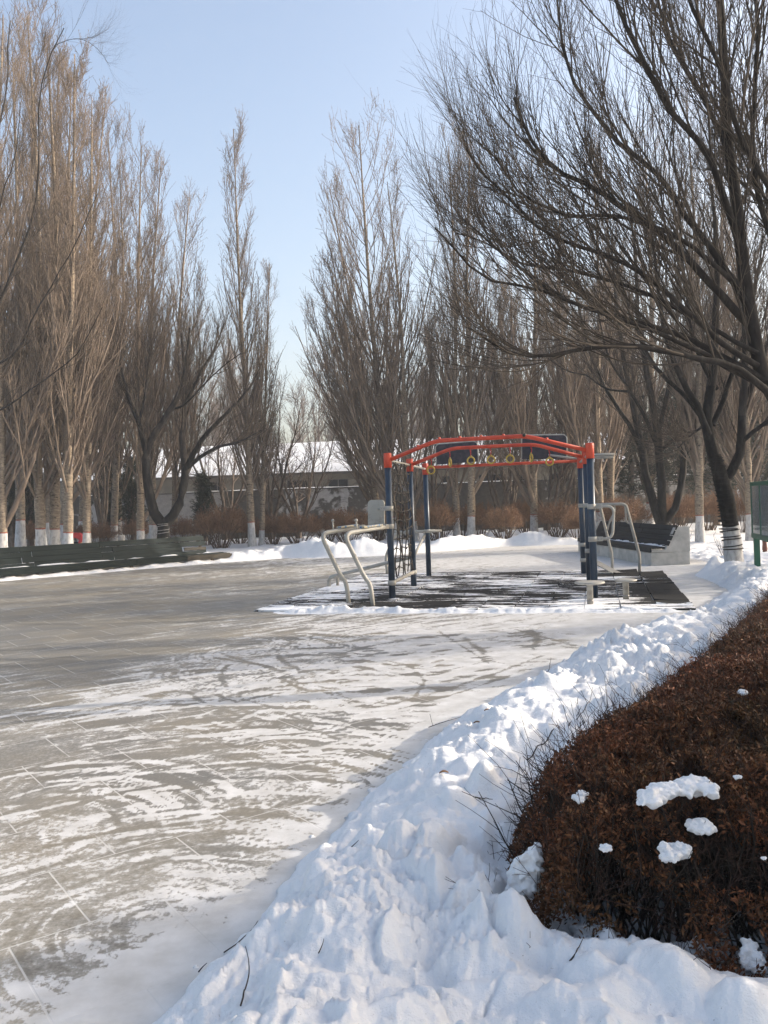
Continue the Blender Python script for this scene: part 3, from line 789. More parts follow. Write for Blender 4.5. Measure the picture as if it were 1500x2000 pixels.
# dark panels above the rear bar
ud = (RB - LB).normalized()
for px0, px1, yt, yb, tilt in ((853, 935, 864, 904, .03), (1022, 1110, 849, 896, -.035)):
    a, b_ = at(px0, yb, 17.95), at(px1, yb, 17.75); top = at((px0 + px1) / 2, yt, 17.85)
    w_ = (b_ - a).length; h = top.z - (a.z + b_.z) / 2
    c = (a + b_) / 2 + Vector((0, .12, h / 2))
    X_ = (ud * math.cos(tilt) + Vector((0, 0, math.sin(tilt)))).normalized(); Yv = Vector((0, 0, 1)).cross(X_).normalized(); Z_ = X_.cross(Yv)
    M = Matrix((X_, Yv, Z_)).transposed().to_4x4(); M.translation = lc(c)
    pn = MB().box((0, 0, 0), (w_, .035, h), bev=.02, M=M).build('panel', BOARD, gym)
    fr = MB(); pr = [M @ Vector(q) for q in ((-w_ / 2, 0, -h / 2 - .02), (-w_ / 2, 0, h / 2), (w_ / 2, 0, h / 2), (w_ / 2, 0, -h / 2 - .02))]
    fr.tube(bend_path(pr, .10, 6), .020, 8)
    fr.build('panel_frame', BEIGE, pn)
    for q in (-.32, .32): MB().beam(M @ Vector((q, .02, -h / 2)), M @ Vector((q, -.10, -h / 2 - .03)), .03, .02).build('panel_bracket', STEEL, pn)
# climbing net between the front and middle posts of the left row
net = MB(); d = (LM - LF); nx = d.normalized()
for k in range(10):
    v_ = .08 + (d.length - .16) * k / 9
    pts = []
    for j in range(13):
        z = .34 + 1.98 * j / 12
        pts.append(lc(LF) + nx * (v_ + .035 * math.sin(j * 1.3 + k * 2.1) + .05 * (.5 - k / 9) * math.sin(math.pi * j / 12)) + Vector((.03 * math.sin(k * 1.7 + j * .9), 0, z)))
    net.tube(smooth_path(pts, 2), .0105, 6)
for j in range(1, 13):
    pts = []
    for k in range(10):
        v_ = .08 + (d.length - .16) * k / 9; z = .34 + 1.98 * j / 12
        pts.append(lc(LF) + nx * v_ + Vector((.03 * math.sin(k * 1.7 + j * .9), 0, z + .022 * math.sin(k * 2.3 + j) - .03 * math.sin(math.pi * k / 9))))
    net.tube(smooth_path(pts, 2), .0095, 6)
    for k in range(10): net.sphere(pts[k], .021, 6)
net.build('climbing_net', ROPE, gym)
def clamp(p, z, toward, parent=gym):
    q = lc(p) + Vector((0, 0, z)); t_ = Vector(toward).normalized()
    m_ = MB().lathe([(.058, -.04), (.068, -.038), (.068, .038), (.058, .04)], q, 20)
    m_.beam(q + t_ * .055, q + t_ * .16, .045, .07, bev=.008)
    o = m_.build('clamp', BEIGE, parent)
    s_ = MB(); side = t_.cross(Vector((0, 0, 1)))
    for e in (.085, .13): s_.tube([q + t_ * e - side * .032, q + t_ * e + side * .032], .010, 8)
    s_.build('bolt', STEEL, o)
    return o
low = MB().tube([lc(LF) + nx * .05 + Vector((0, 0, .29)), lc(LM) - nx * .05 + Vector((0, 0, .29))], .034, 12); low.build('cross_bar', BEIGE, gym)
clamp(LF, .29, nx); clamp(LM, .29, -nx)
# dip station with forearm pads on the left front post
off = Vector((-.40, .48, 0))
for k, o_ in enumerate((Vector((0, 0, 0)), off)):
    a = LF + Vector((0, 0, 1.23)) + o_
    pts = [a + Vector((-.04, -.05, 0)), Vector((-.30, 13.62, 1.20)) + o_, Vector((-.64, 13.26, 1.16)) + o_, Vector((-.34, 13.32, .46)) + o_, Vector((-.25, 13.30, .36)) + o_, Vector((-.22, 13.30, -.04)) + o_]
    br_ = MB().tube(bend_path([lc(q) for q in pts], .17, 7), .036, 14).build('dip_bar', BEIGE, gym)
    c0, c1 = lc(Vector((-.06, 13.93, 1.265)) + o_), lc(Vector((-.36, 13.55, 1.245)) + o_)
    pd = MB().beam(c0, c1, .10, .03, bev=.012); pd.build('forearm_pad', PAD, br_)
    hp = lc(Vector((-.44, 13.47, 1.17)) + o_)
    hg = MB().tube([hp, hp + Vector((-.005, 0, .18))], .0135, 8); hg.sphere(hp + Vector((-.005, 0, .19)), .027, 10); hg.build('hand_grip', BEIGE, br_)
clamp(LF, 1.23, (-.5, -.85, 0)); clamp(LF, 1.53, (-.8, .2, 0))
c = lc(Vector((-.13, 14.45, 1.42))); nrm = Vector((-.35, -.94, .08)).normalized(); xx = Vector((0, 0, 1)).cross(nrm).normalized(); zz = nrm.cross(xx)
M = Matrix((xx, nrm, zz)).transposed().to_4x4(); M.translation = c
prof = []
for sx, sz, a0 in ((1, 1, 0), (-1, 1, 90), (-1, -1, 180), (1, -1, 270)):
    for k in range(5):
        a = math.radians(a0 + 22.5 * k); prof.append((sx * .09 + .06 * math.cos(a), sz * .20 + .06 * math.sin(a)))
np_ = len(prof); bp = MB()
vs = [M @ Vector((x * s_, y, z * s_)) for y, s_ in ((.02, .97), (.012, 1), (-.012, 1), (-.02, .97)) for x, z in prof]
fs = [[r_ * np_ + k for k in range(np_)][::(-1 if r_ == 0 else 1)] for r_ in (0, 3)] + [(r_ * np_ + k, r_ * np_ + (k + 1) % np_, (r_ + 1) * np_ + (k + 1) % np_, (r_ + 1) * np_ + k) for r_ in range(3) for k in range(np_)]
bp.add(vs, fs)
for k in range(11): bp.box((0, 0, 0), (.19, .012, .012), M=M @ Matrix.Translation((0, .022, -.2 + k * .035)))
bk = bp.build('backrest', BEIGE, gym)
for a_, z_ in ((.1, 1.53), (-.16, 1.25)): MB().tube([M @ Vector((0, -.02, a_)), lc(LF) + Vector((-.05, .03, z_))], .022, 8).build('backrest_bracket', BEIGE, bk)
# low sit-up rail behind the dip station, and the bar at the rear left post
rail = [Vector((-1.13, 16.72, -.03)), Vector((-1.13, 16.72, .20)), Vector((.05, 16.45, .47)), LM + Vector((-.05, .02, .57))]
sr_ = MB().tube(bend_path([lc(q) for q in rail], .10, 6), .036, 12); sr_.build('sit_up_rail', BEIGE, gym)
MB().tube([lc((-.97, 16.86, -.03)), lc((-.97, 16.86, .18)), lc((-.93, 16.70, .235))], .030, 10).build('rail_leg', BEIGE, gym)
MB().tube(bend_path([lc(q) for q in ((.03, 19.2, -.03), (.0, 19.2, .42), (.24, 19.0, .93), (.62, 18.6, .99))], .14, 6), .034, 12).build('leg', BEIGE, gym)
MB().tube([lc((.20, 18.42, .99)), lc((1.22, 18.22, .99))], .028, 10).build('grip_bar', BEIGE, gym)
MB().tube([lc(LB + Vector((-.05, 0, .93))), lc((.52, 17.6, .38))], .030, 10).build('brace', BEIGE, gym)
clamp(LB, .99, (.9, -.2, 0))
# U handle and clamps on the right front post
uu = (RF - LF).normalized()
h0 = RF + Vector((0, 0, 1.45)); h1 = RF + Vector((0, 0, .94))
MB().tube(bend_path([lc(q) for q in (h0 + uu * .06, h0 + uu * .34, h1 + uu * .30, h1 + uu * .06)], .12, 7), .022, 12).build('grip_bar', BEIGE, gym)
clamp(RF, 1.45, uu); clamp(RF, .94, uu); clamp(RM, 1.45, -uu); clamp(RM, .62, uu); clamp(RB, .62, uu); clamp(RB, .30, uu)
# basketball style hoop edge on beside the right post, and its beige support post
hc = lc(RM + uu * .30 + Vector((0, 0, 2.36)))
MB().ring(hc, .20, .022, (0, 0, 1), 32, 8).tube([hc + Vector((-.25, .05, .0)), hc + Vector((-.18, .04, 0))], .03, 8).ring(hc + Vector((.02, .0, -.05)), .16, .018, (0, 0, 1), 28, 8).build('hoop', BEIGE, gym)
sp_ = lc(RM + uu * .10 + Vector((0, .04, 0)))
MB().tube(bend_path([sp_ + Vector((0, 0, .9)), sp_ + Vector((0, 0, 2.2)), sp_ + Vector((-.1, 0, 2.26))], .06, 4), .036, 12).build('support_tube', BEIGE, gym)
MB().tube([lc(RB + Vector((-.05, 0, 2.40))), lc(RB + uu * -.62 + Vector((0, .1, 2.52)))], .022, 8).build('brace', BEIGE, gym)
# parallel walking bars on the right
A0 = Vector((*gp(1249, 1118), 0)); B0 = Vector((*gp(1196, 1113), 0))
At, Bt = at(1222, 984, A0.y - .1), at(1172, 989, B0.y - .1)
am, bm_ = at(1249, 1085, A0.y), at(1195, 1083, B0.y)
MB().tube(bend_path([lc(q) for q in (RB + Vector((.05, 0, At.z)), At, am, A0 + Vector((0, 0, -.04)))], .10, 6), .032, 12).build('walking_bar', BEIGE, gym)
MB().tube(bend_path([lc(q) for q in (RB + Vector((.05, .06, Bt.z)), Bt, bm_, B0 + Vector((0, 0, -.04)))], .08, 6), .030, 12).build('walking_bar', BEIGE, gym)
MB().tube(smooth_path([lc(q) for q in (at(1200, 987, 17.6), at(1200, 1000, 17.6), at(1191, 1018, 17.6), at(1186, 1036, 17.7))], 5), .018, 8).build('hand_grip', BEIGE, gym)
MB().tube(smooth_path([lc(q) for q in (at(1221, 988, A0.y - .1), at(1222, 1005, A0.y - .1), at(1224, 1019, A0.y - .08), at(1232, 1023, A0.y - .05))], 5), .018, 8).build('hand_grip', BEIGE, gym)
q0, q1 = Vector((*gp(1204, 1122), .03)), Vector((*gp(1160, 1120), .26))
MB().beam(lc(q1), lc(q0), .26, .02, bev=.005).build('foot_plate', BEIGE, gym)

# waist-twisting stools
def stool(px, py, R, H, label):
    x, y = gp(px, py); r = empty('twist_stool', (x, y, 0)); tag(r, label, 'stool', 'twist stools on the rubber mat')
    MB().lathe([(.001, -.03), (.046, -.03), (.046, H - .03), (.075, H - .02), (.075, H - .012), (.001, H - .012)], (0, 0, 0), 20).build('pedestal', BEIGE, r)
    MB().lathe([(.001, H - .012), (R * .8, H - .012), (R, H), (R + .006, H + .012), (R, H + .024), (R * .9, H + .028), (.001, H + .03)], (0, 0, 0), 36).build('disc', BEIGE, r)
    MB().lathe([(.047, .07), (.050, .072), (.050, .085), (.047, .087)], (0, 0, 0), 20).build('collar', STEEL, r)
stool(1153, 1183, .215, .33, 'larger round beige twisting stool standing in front of the right navy post')
stool(1223, 1173, .165, .30, 'smaller round beige twisting stool on the mat, right of the post')

# rubber mat of square tiles, some of them lifting
RUB, t, bs = new_mat('snowy_rubber')
v = coord(t)
at2 = noise(t, mapping(t, v, (1.1, 8, 1)), 1.0, 7, .66); at3 = noise(t, mapping(t, v, (.8, 1.3, 1)), 1.1, 4, .55); at4 = noise(t, v, 16, 5, .7)
at5 = N(t, 'ShaderNodeAttribute', attribute_name='drift').outputs['Fac']
val = math_n(t, 'ADD', math_n(t, 'ADD', math_n(t, 'MULTIPLY', at2, 1.15), math_n(t, 'MULTIPLY', at3, .85)), math_n(t, 'ADD', math_n(t, 'MULTIPLY', at4, .35), at5))
mk = ramp(t, val, [(.46, (0, 0, 0)), (.56, (1, 1, 1))]) if False else None
vv = math_n(t, 'SUBTRACT', val, .735)
mk = ramp(t, vv, [(.44, (0, 0, 0)), (.475, (.7, .7, .7)), (.53, (1, 1, 1))])
rb = ramp(t, noise(t, v, 40, 4, .7), [(.3, (.012, .012, .012)), (.7, (.032, .031, .029))])
L(t, mixc(t, mk, rb, (.82, .82, .82)), bs.inputs['Base Color']); bs.inputs['Roughness'].default_value = .85; bs.inputs['Specular IOR Level'].default_value = .12
bump(t, bs, math_n(t, 'ADD', mk, math_n(t, 'MULTIPLY', at4, .4)), .5, .012)
mat_o = MB(); drift = []
nu, nv, ts = 13, 13, .5
for i in range(nu):
    for j in range(nv):
        u0, v0 = -1.86 + i * ts, -1.45 + j * ts
        if i == 12 and j == 12: continue
        ju, jv = rnd.uniform(-.008, .008), rnd.uniform(-.008, .008)
        n_ = 6; dz = rnd.uniform(0, .006); lift = rnd.choice([0, 0, 0, .018]) if i < 10 else rnd.choice([0, .02, .035])
        cu, cv2 = rnd.choice([-1, 1]), rnd.choice([-1, 1])
        vs = []; dd = rnd.uniform(-.06, .06)
        for b_ in range(n_ + 1):
            for a in range(n_ + 1):
                fu, fv = a / n_, b_ / n_
                e = ((fu if cu > 0 else 1 - fu) * (fv if cv2 > 0 else 1 - fv)) ** 3
                vs.append((u0 + ju + fu * (ts - .012), v0 + jv + fv * (ts - .012), .024 + dz + lift * e))
        nb = (n_ + 1)
        fs = [(b_ * nb + a, b_ * nb + a + 1, (b_ + 1) * nb + a + 1, (b_ + 1) * nb + a) for b_ in range(n_) for a in range(n_)]
        k0 = len(vs)
        rim = [a for a in range(nb)] + [b_ * nb + n_ for b_ in range(1, nb)] + [n_ * nb + a for a in range(n_ - 1, -1, -1)] + [b_ * nb for b_ in range(n_ - 1, 0, -1)]
        vs += [(vs[q][0], vs[q][1], .004) for q in rim]
        fs += [(rim[q], k0 + q, k0 + (q + 1) % len(rim), rim[(q + 1) % len(rim)]) for q in range(len(rim))]
        mat_o.add(vs, fs)
        for q in vs:
            fu, fv = q[0], q[1]
            dr = .09 * math.exp(-((fu + 1.5) / .9) ** 2) + .12 * math.exp(-((fv + 1.3) / .3) ** 2) - .16 * math.exp(-(((fu - .8) / 1.2) ** 2 + ((fv + .7) / .8) ** 2)) + .16 * math.exp(-(((fu - 3.4) / .8) ** 2 + ((fv + .6) / .5) ** 2)) - .26 * math.exp(-((fu - 4.4) / .55) ** 2) * (1 if fv > -.6 else .3) + .06 * math.exp(-((fv - 2.8) / 1.0) ** 2)
            drift.append(dr + dd * .6 - .02)
mo = mat_o.build('rubber_mat', RUB); mo.location = LF; mo.rotation_euler = (0, 0, math.atan2(-.2425, .970))
mo.data.attributes.new('drift', 'FLOAT', 'POINT').data.foreach_set('value', np.array(drift, dtype=np.float32))
tag(mo, 'black rubber safety mat of square tiles streaked with snow under the exercise frame', 'mat')
# the little ridge of swept snow along the mat's front edge
rz_ = math.atan2(-.2425, .970); nU, nW = 420, 16
uu_ = np.linspace(-1.75, 4.6, nU); ww_ = np.linspace(-.24, .24, nW); Ug, Wg = np.meshgrid(uu_, ww_, indexing='xy')
hg_ = (.052 + .09 * fbm(Ug * 1.9, Wg * 2, 81, 3)) * np.exp(-(Wg / .12) ** 2) * (1 + .8 * fbm(Ug * 9, Wg * 9, 83, 3)) * sstep(-1.75, -.9, Ug) * sstep(4.6, 4.0, Ug) - .008
ur, vr = Ug.ravel(), (Wg - 1.56 + .12 * fbm(Ug * 1.1, Ug * 0, 85, 2)).ravel()
Vd = np.stack([LF.x + ur * math.cos(rz_) - vr * math.sin(rz_), LF.y + ur * math.sin(rz_) + vr * math.cos(rz_), hg_.ravel()], -1)
i_ = np.arange(nW - 1)[:, None] * nU + np.arange(nU - 1)[None]
tag(link('snow_drift', np_mesh('snow_drift', Vd, np.stack([i_, i_ + 1, i_ + nU + 1, i_ + nU], -1).reshape(-1, 4), [SNOW_BANK])), kind='structure')
# ------------------------------------------------------------------ benches
GREEN_BOARD = simple('dark_green_board', (.004, .009, .009), (.013, .022, .021), 6, .6, bstr=.25, stretch=(.3, 3, 3), spec=.12)
GREY_BOARD = simple('dark_grey_board', (.011, .013, .015), (.026, .031, .034), 6, .55, bstr=.25, stretch=(.3, 3, 3), spec=.12)
WORN = simple('worn_board', (.02, .018, .013), (.060, .050, .035), 7, .8, bstr=.3, stretch=(.4, 3, 3))
CONC = simple('bench_concrete', (.34, .33, .30), (.52, .50, .46), 3.5, .85, bstr=.25)
def clump_line(name, a, b_, w_, h_, seed, parent=None, n=60, up=Vector((0, 0, 1)), mat_=None):
    """a thin broken line of snow lying on a ledge"""
    a, b_ = Vector(a), Vector(b_); side = (b_ - a).normalized().cross(up).normalized()
    vs, fs = [], []
    for i in range(n + 1):
        p = a + (b_ - a) * (i / n)
        k = max(0.0, float(fbm(np.array([i * .19 + seed]), np.array([seed * 3.3]), 90 + seed, 3)[0]) * 1.6 + .35)
        k = min(k, 1)
        for s_, hh_ in ((-.5, -.004), (-.25, h_ * k), (.25, h_ * k), (.5, -.004)):
            vs.append(p + side * (s_ * w_ * (.6 + .4 * k)) + up * (hh_ if k > .05 else -.004))
    for i in range(n):
        for j in range(3): fs.append((i * 4 + j, i * 4 + j + 1, i * 4 + 5 + j, i * 4 + 4 + j))
    m_ = MB(); m_.add(vs, fs, 0, True)
    return m_.build(name, mat_ or SNOW, parent)

P0, P1 = Vector((-12.2, 19.0, 0)), Vector((-4.72, 26.48, 0))
ex = (P1 - P0).normalized(); ey = Vector((-ex.y, ex.x, 0)); Lb = (P1 - P0).length
bl = empty('long_bench', P0, math.atan2(ex.y, ex.x))
tag(bl, 'long dark green slatted bench curving round the left edge of the plaza', 'bench')
bl['label'] = 'long dark green slatted bench along the left edge of the plaza'
def boards(mb, y, z, w_, h_, tiltM, x1, splits, mi=0):
    xs = [0] + splits + [x1]
    for a, c in zip(xs[:-1], xs[1:]):
        M = Matrix.Translation((0, y + rnd.uniform(-.010, .010), z + rnd.uniform(-.006, .006))) @ tiltM @ Matrix.Translation(((a + c) / 2, 0, 0)) @ Matrix.Rotation(rnd.uniform(-.0025, .0025), 4, 'Y')
        mb.box((0, 0, 0), (c - a - .012, w_, h_), M=M, mi=mi, bev=.017)
for k in range(4):
    m_ = MB(); f = k / 3
    x1 = Lb - .55 - (0, .0, .03, .12)[3 - k] * .5
    boards(m_, .60 + .22 * f, .30 + .145 * k, .035, .150, Matrix.Rotation(-.33, 4, 'X'), x1 - (.0 if k != 1 else .85), [1.9 + .35 * (k % 2), 4.3 + .3 * ((k + 1) % 2), 6.9 - .35 * (k % 2)])
    if k == 1: m_.box((x1 - .40, .60 + .22 * f, .30 + .145 * k), (.78, .034, .10), mi=1, M=Matrix.Translation((x1 - .40, .60 + .22 * f, .285 + .145 * k)) @ Matrix.Rotation(-.33, 4, 'X') @ Matrix.Rotation(.02, 4, 'Y'))
    m_.build('backrest_slat', [GREEN_BOARD, WORN], bl)
for k in range(3):
    m_ = MB(); boards(m_, .10 + .15 * k, .245 + .01 * k, .125, .04, Matrix.Rotation(0, 4, 'X'), Lb - .10 - .02 * k - (1.5 if k == 0 else 0), [2.2, 4.6, 7.1])
    if k == 0: m_.box((Lb - .84, .10, .243), (1.46, .125, .04), mi=1, bev=.006)
    m_.build('seat_slat', [GREEN_BOARD, WORN], bl)
m_ = MB(); boards(m_, .02, .18, .035, .13, Matrix.Identity(4), Lb - .05 - 1.6, [2.4, 4.8, 7.3]); m_.box((Lb - .86, .02, .18), (1.58, .034, .125), mi=1, bev=.006)
m_.build('front_board', [GREEN_BOARD, WORN], bl)
for x in np.arange(.4, Lb - .5, 1.35):
    m_ = MB().box((x, .36, .10), (.08, .56, .22)); m_.beam((x, .56, .10), (x, .92, .80), .06, .05); m_.build('support', BARK_GREY, bl)
MB().box((Lb / 2 - .2, .42, .02), (Lb - .9, .42, .20), bev=.02).build('plinth', CONC, bl)
tag(clump_line('snow_clump', P0 + ey * .50 + Vector((0, 0, .285)), P0 + ex * (Lb - .6) + ey * .50 + Vector((0, 0, .285)), .16, .03, 3, None, 160), 'thin line of snow lying along the seat of the long green bench', 'snow')

q0, q1 = Vector((5.98, 19.2, 0)), Vector((5.70, 25.2, 0))
ex = (q1 - q0).normalized(); Lr = (q1 - q0).length
br_ = empty('concrete_bench', q0, math.atan2(ex.y, ex.x))
tag(br_, 'concrete bench with dark slatted seat and leaning back at the right of the plaza', 'bench')
# local x along the bench away from the viewer, local -y away from the plaza
m_ = MB(); m_.box((Lr / 2, -.47, .14), (Lr, .90, .30), bev=.02); m_.build('plinth', CONC, br_)
for x in (.075, Lr - .075):
    pr = [(.12, .29), (-.03, .30), (-.06, .36), (-.36, .345), (-.60, .84), (-.66, .86), (-.925, .86), (-.925, .29)]
    pr = pr[1:]
    m_ = MB(); n_ = len(pr)
    vs = [(x + s_ * .07, y, z) for s_ in (-1, 1) for y, z in pr]
    m_.add(vs, [list(range(n_)), list(range(2 * n_ - 1, n_ - 1, -1))] + [(k, n_ + k, n_ + (k + 1) % n_, (k + 1) % n_) for k in range(n_)])
    m_.build('end_panel', CONC, br_)
m_ = MB(); m_.box((Lr / 2, -.02, .355), (Lr - .02, .04, .115), bev=.008); m_.build('front_board', GREY_BOARD, br_)
for k in range(3):
    m_ = MB(); m_.box((Lr / 2, -.11 - .135 * k, .395 - .006 * k), (Lr - .16 if k else Lr, .12, .04), bev=.008); m_.build('seat_slat', GREY_BOARD, br_)
for k in range(4):
    y, z = -.47 - .062 * k, .475 + .118 * k
    m_ = MB()
    for a, c in ((.16, 2.1 + .3 * (k % 2)), (2.1 + .3 * (k % 2), 4.2 - .2 * (k % 2)), (4.2 - .2 * (k % 2), Lr - .16)):
        m_.box((0, 0, 0), (c - a - .01, .035, .129), M=Matrix.Translation(((a + c) / 2, y, z)) @ Matrix.Rotation(.47, 4, 'X'), bev=.008)
    m_.build('backrest_slat', GREY_BOARD, br_)
    MB().box((.075, 0, 0), (.15, .036, .11), M=Matrix.Translation((.075, y + .03, z + .012)) @ Matrix.Rotation(.47, 4, 'X')).build('backrest_slat', GREY_BOARD, br_)
ey = Vector((-ex.y, ex.x, 0))
tag(clump_line('snow_clump', q0 + ex * .2 - ey * .40 + Vector((0, 0, .418)), q0 + ex * (Lr - .2) - ey * .40 + Vector((0, 0, .418)), .14, .03, 7, None, 120), 'thin snow left at the back of the seat of the concrete bench', 'snow')

# ------------------------------------------------------------------ notice board at the right edge
SIGN = simple('sign_green', (.012, .085, .048), (.022, .12, .066), 5, .45)
m2_, t, bs = new_mat('board_glass'); bs.inputs['Base Color'].default_value = (.9, .95, .93, 1); bs.inputs['Transmission Weight'].default_value = .85; bs.inputs['Roughness'].default_value = .12
PAPER = simple('faded_backing', (.045, .047, .042), (.085, .085, .078), 3, .9)
s0 = Vector((6.80, 15.58, 0)); sd = Vector((-.30, -1.12, 0)).normalized()
nb_ = empty('notice_board', s0, math.atan2(sd.y, sd.x))
tag(nb_, 'green framed glass notice board standing on green posts beside the hedge', 'notice board')
W_ = 1.9
for x in (.07, W_ - .07): MB().box((x, 0, .40), (.10, .10, .92), bev=.01).build('post', SIGN, nb_)
fr = MB()
fr.box((W_ / 2, 0, 1.735), (W_, .16, .07), bev=.008).box((W_ / 2, 0, .80), (W_, .16, .09), bev=.008)
fr.box((.035, .002, 1.27), (.07, .150, .86), bev=.008).box((W_ - .035, .002, 1.27), (.07, .150, .86), bev=.008)
fr.box((W_ / 2, .002, 1.27), (.06, .150, .86), bev=.008)
fr.build('frame', SIGN, nb_)
MB().box((W_ / 2, .0, 1.27), (W_ - .14, .02, .86)).build('back_panel', PAPER, nb_)
for x in (W_ * .25 + .01, W_ * .75 - .01):
    for y in (-.06, .06): MB().box((x, y, 1.27), (W_ / 2 - .11, .006, .855)).build('glass_pane', m2_, nb_)
st_ = base_at(1494, 22.0)
tag(MB().tube([st_ + Vector((0, 0, -.1)), st_ + Vector((0.0, 0, .62))], .055, 10).lathe([(.07, -.02), (.06, .1)], st_ + Vector((0, 0, .1)), 10).build('marker_post', simple('rusty_brown', (.12, .045, .03), (.18, .075, .05), 9, .8)), 'short rusty brown post in the snow behind the notice board', 'post')

# ------------------------------------------------------------------ boundary wall and long low building behind
m_w, t, bs = new_mat('patched_wall')
v = coord(t)
big = N(t, 'ShaderNodeTexBrick', offset=.37, offset_frequency=2); big.inputs['Scale'].default_value = 1; big.inputs['Brick Width'].default_value = 3.3; big.inputs['Row Height'].default_value = 3.2; big.inputs['Mortar Size'].default_value = .0
big.inputs['Color1'].default_value = (0, 0, 0, 1); big.inputs['Color2'].default_value = (1, 1, 1, 1)
wn_ = N(t, 'ShaderNodeVectorMath', operation='MULTIPLY_ADD'); nn = N(t, 'ShaderNodeTexNoise'); nn.inputs['Scale'].default_value = .9; nn.inputs['Detail'].default_value = 5; L(t, v, nn.inputs['Vector'])
L(t, nn.outputs['Color'], wn_.inputs[0]); wn_.inputs[1].default_value = (1.1, 0, 1.1); sw = N(t, 'ShaderNodeSeparateXYZ'); L(t, v, sw.inputs[0]); cx_ = N(t, 'ShaderNodeCombineXYZ'); L(t, sw.outputs[0], cx_.inputs[0]); L(t, sw.outputs[2], cx_.inputs[1])
L(t, cx_.outputs[0], wn_.inputs[2]); L(t, wn_.outputs[0], big.inputs['Vector'])
f = noise(t, v, 1.1, 6, .6, .6); f2 = noise(t, v, 6, 6, .7)
m1 = ramp(t, math_n(t, 'ADD', math_n(t, 'MULTIPLY', big.outputs['Color'], .35), math_n(t, 'MULTIPLY', f, .8)), [(.54, (0, 0, 0)), (.60, (1, 1, 1))])
grey = ramp(t, f2, [(.3, (.095, .088, .076)), (.7, (.155, .143, .125))]); white = ramp(t, f2, [(.3, (.42, .41, .40)), (.65, (.60, .59, .57))])
L(t, mixc(t, m1, grey, white), bs.inputs['Base Color']); bs.inputs['Roughness'].default_value = .9; bump(t, bs, f2, .3, .02)
RENDER_W = simple('building_render', (.13, .12, .10), (.19, .175, .145), 1.2, .9, bstr=.15)
DARKGL = simple('dark_window_glass', (.012, .014, .017), (.028, .032, .036), 2, .25)
FRAME = simple('window_frame_grey', (.07, .068, .064), (.11, .105, .10), 6, .6)
EAVE = simple('eave_dark', (.05, .045, .04), (.085, .075, .065), 4, .8)
wl = empty('boundary_wall', (0, 43.5, 0), -.012)
tag(wl, 'grey boundary wall patched with white paint behind the shrubs', 'wall')
x0w, x1w = -38.0, 30.0
MB().box(((x0w + x1w) / 2, 0, 1.15), (x1w - x0w, .24, 2.7)).build('wall', m_w, wl)
m_ = MB()
MB().box(((x0w + x1w) / 2, 0, 2.53), (x1w - x0w, .34, .07)).build('coping', FRAME, wl)
for x in np.arange(x0w + 2, x1w, 3.4): MB().box((x, -.16, 1.13), (.36, .10, 2.62)).build('pilaster', m_w, wl)
clump_line('snow_cap', (x0w, 0, 2.565), (x1w, 0, 2.565), .34, .05, 12, wl, 200)
bd = empty('low_building', (0, 51, 0), -.012)
tag(bd, 'long low rendered building with dark windows under a snow covered roof behind the wall', 'building')
BX0, BX1 = -40.0, 14.0; EV = 3.55
wins = [(407, 440, 941, 960), (560, 602, 938, 954), (640, 681, 936, 953), (716, 750, 935, 953), (863, 887, 930, 947), (934, 978, 927, 946), (1008, 1032, 926, 942), (1070, 1110, 925, 942), (163, 187, 949, 968), (250, 292, 946, 964), (15, 60, 953, 972)]
rects = []
for a, b_, c, d in wins:
    p, q = at(a, c, 51), at(b_, d, 51); rects.append((p.x, q.x, q.z, p.z))
rects.sort()
wm = MB(); x = BX0; zb, zt = 1.9, 3.2
zb = min(r_[2] for r_ in rects); zt = max(r_[3] for r_ in rects)
def wbox(a, c, z0, z1): wm.box(((a + c) / 2, 0, (z0 + z1) / 2), (c - a, .35, z1 - z0))
wbox(BX0, BX1, -.2, zb); wbox(BX0, BX1, zt, EV)
for a, c, z0, z1 in rects:
    wbox(x, a, zb, zt); x = c
    if z0 > zb + .01: wbox(a, c, zb, z0)
    if z1 < zt - .01: wbox(a, c, z1, zt)
wbox(x, BX1, zb, zt)
wm.box((BX0 + .2, 4, EV / 2), (.3, 7.6, EV)); wm.box((BX1 - .2, 4, EV / 2), (.3, 7.6, EV)); wm.box(((BX0 + BX1) / 2, 8, EV / 2), (BX1 - BX0, .3, EV))
wm.build('wall', RENDER_W, bd)
for a, c, z0, z1 in rects:
    f_ = MB(); n_ = max(2, round((c - a) / .75)); th = .05
    f_.box(((a + c) / 2, -.06, z0 + .03), (c - a + .1, .2, .06)).box(((a + c) / 2, .02, z1 - .025), (c - a, .08, .05))
    for k in range(n_ + 1): f_.box((a + .03 + (c - a - .06) * k / n_, .02, (z0 + z1) / 2), (th, .07, z1 - z0 - .10))
    w_o = f_.build('window', FRAME, bd)
    MB().box(((a + c) / 2, .06, (z0 + z1) / 2), (c - a - .01, .02, z1 - z0 - .07)).build('pane', DARKGL, w_o)
MB().box(((BX0 + BX1) / 2, 3.9, EV + .04), (BX1 - BX0 + .8, 9.4, .12)).build('eave', EAVE, bd)
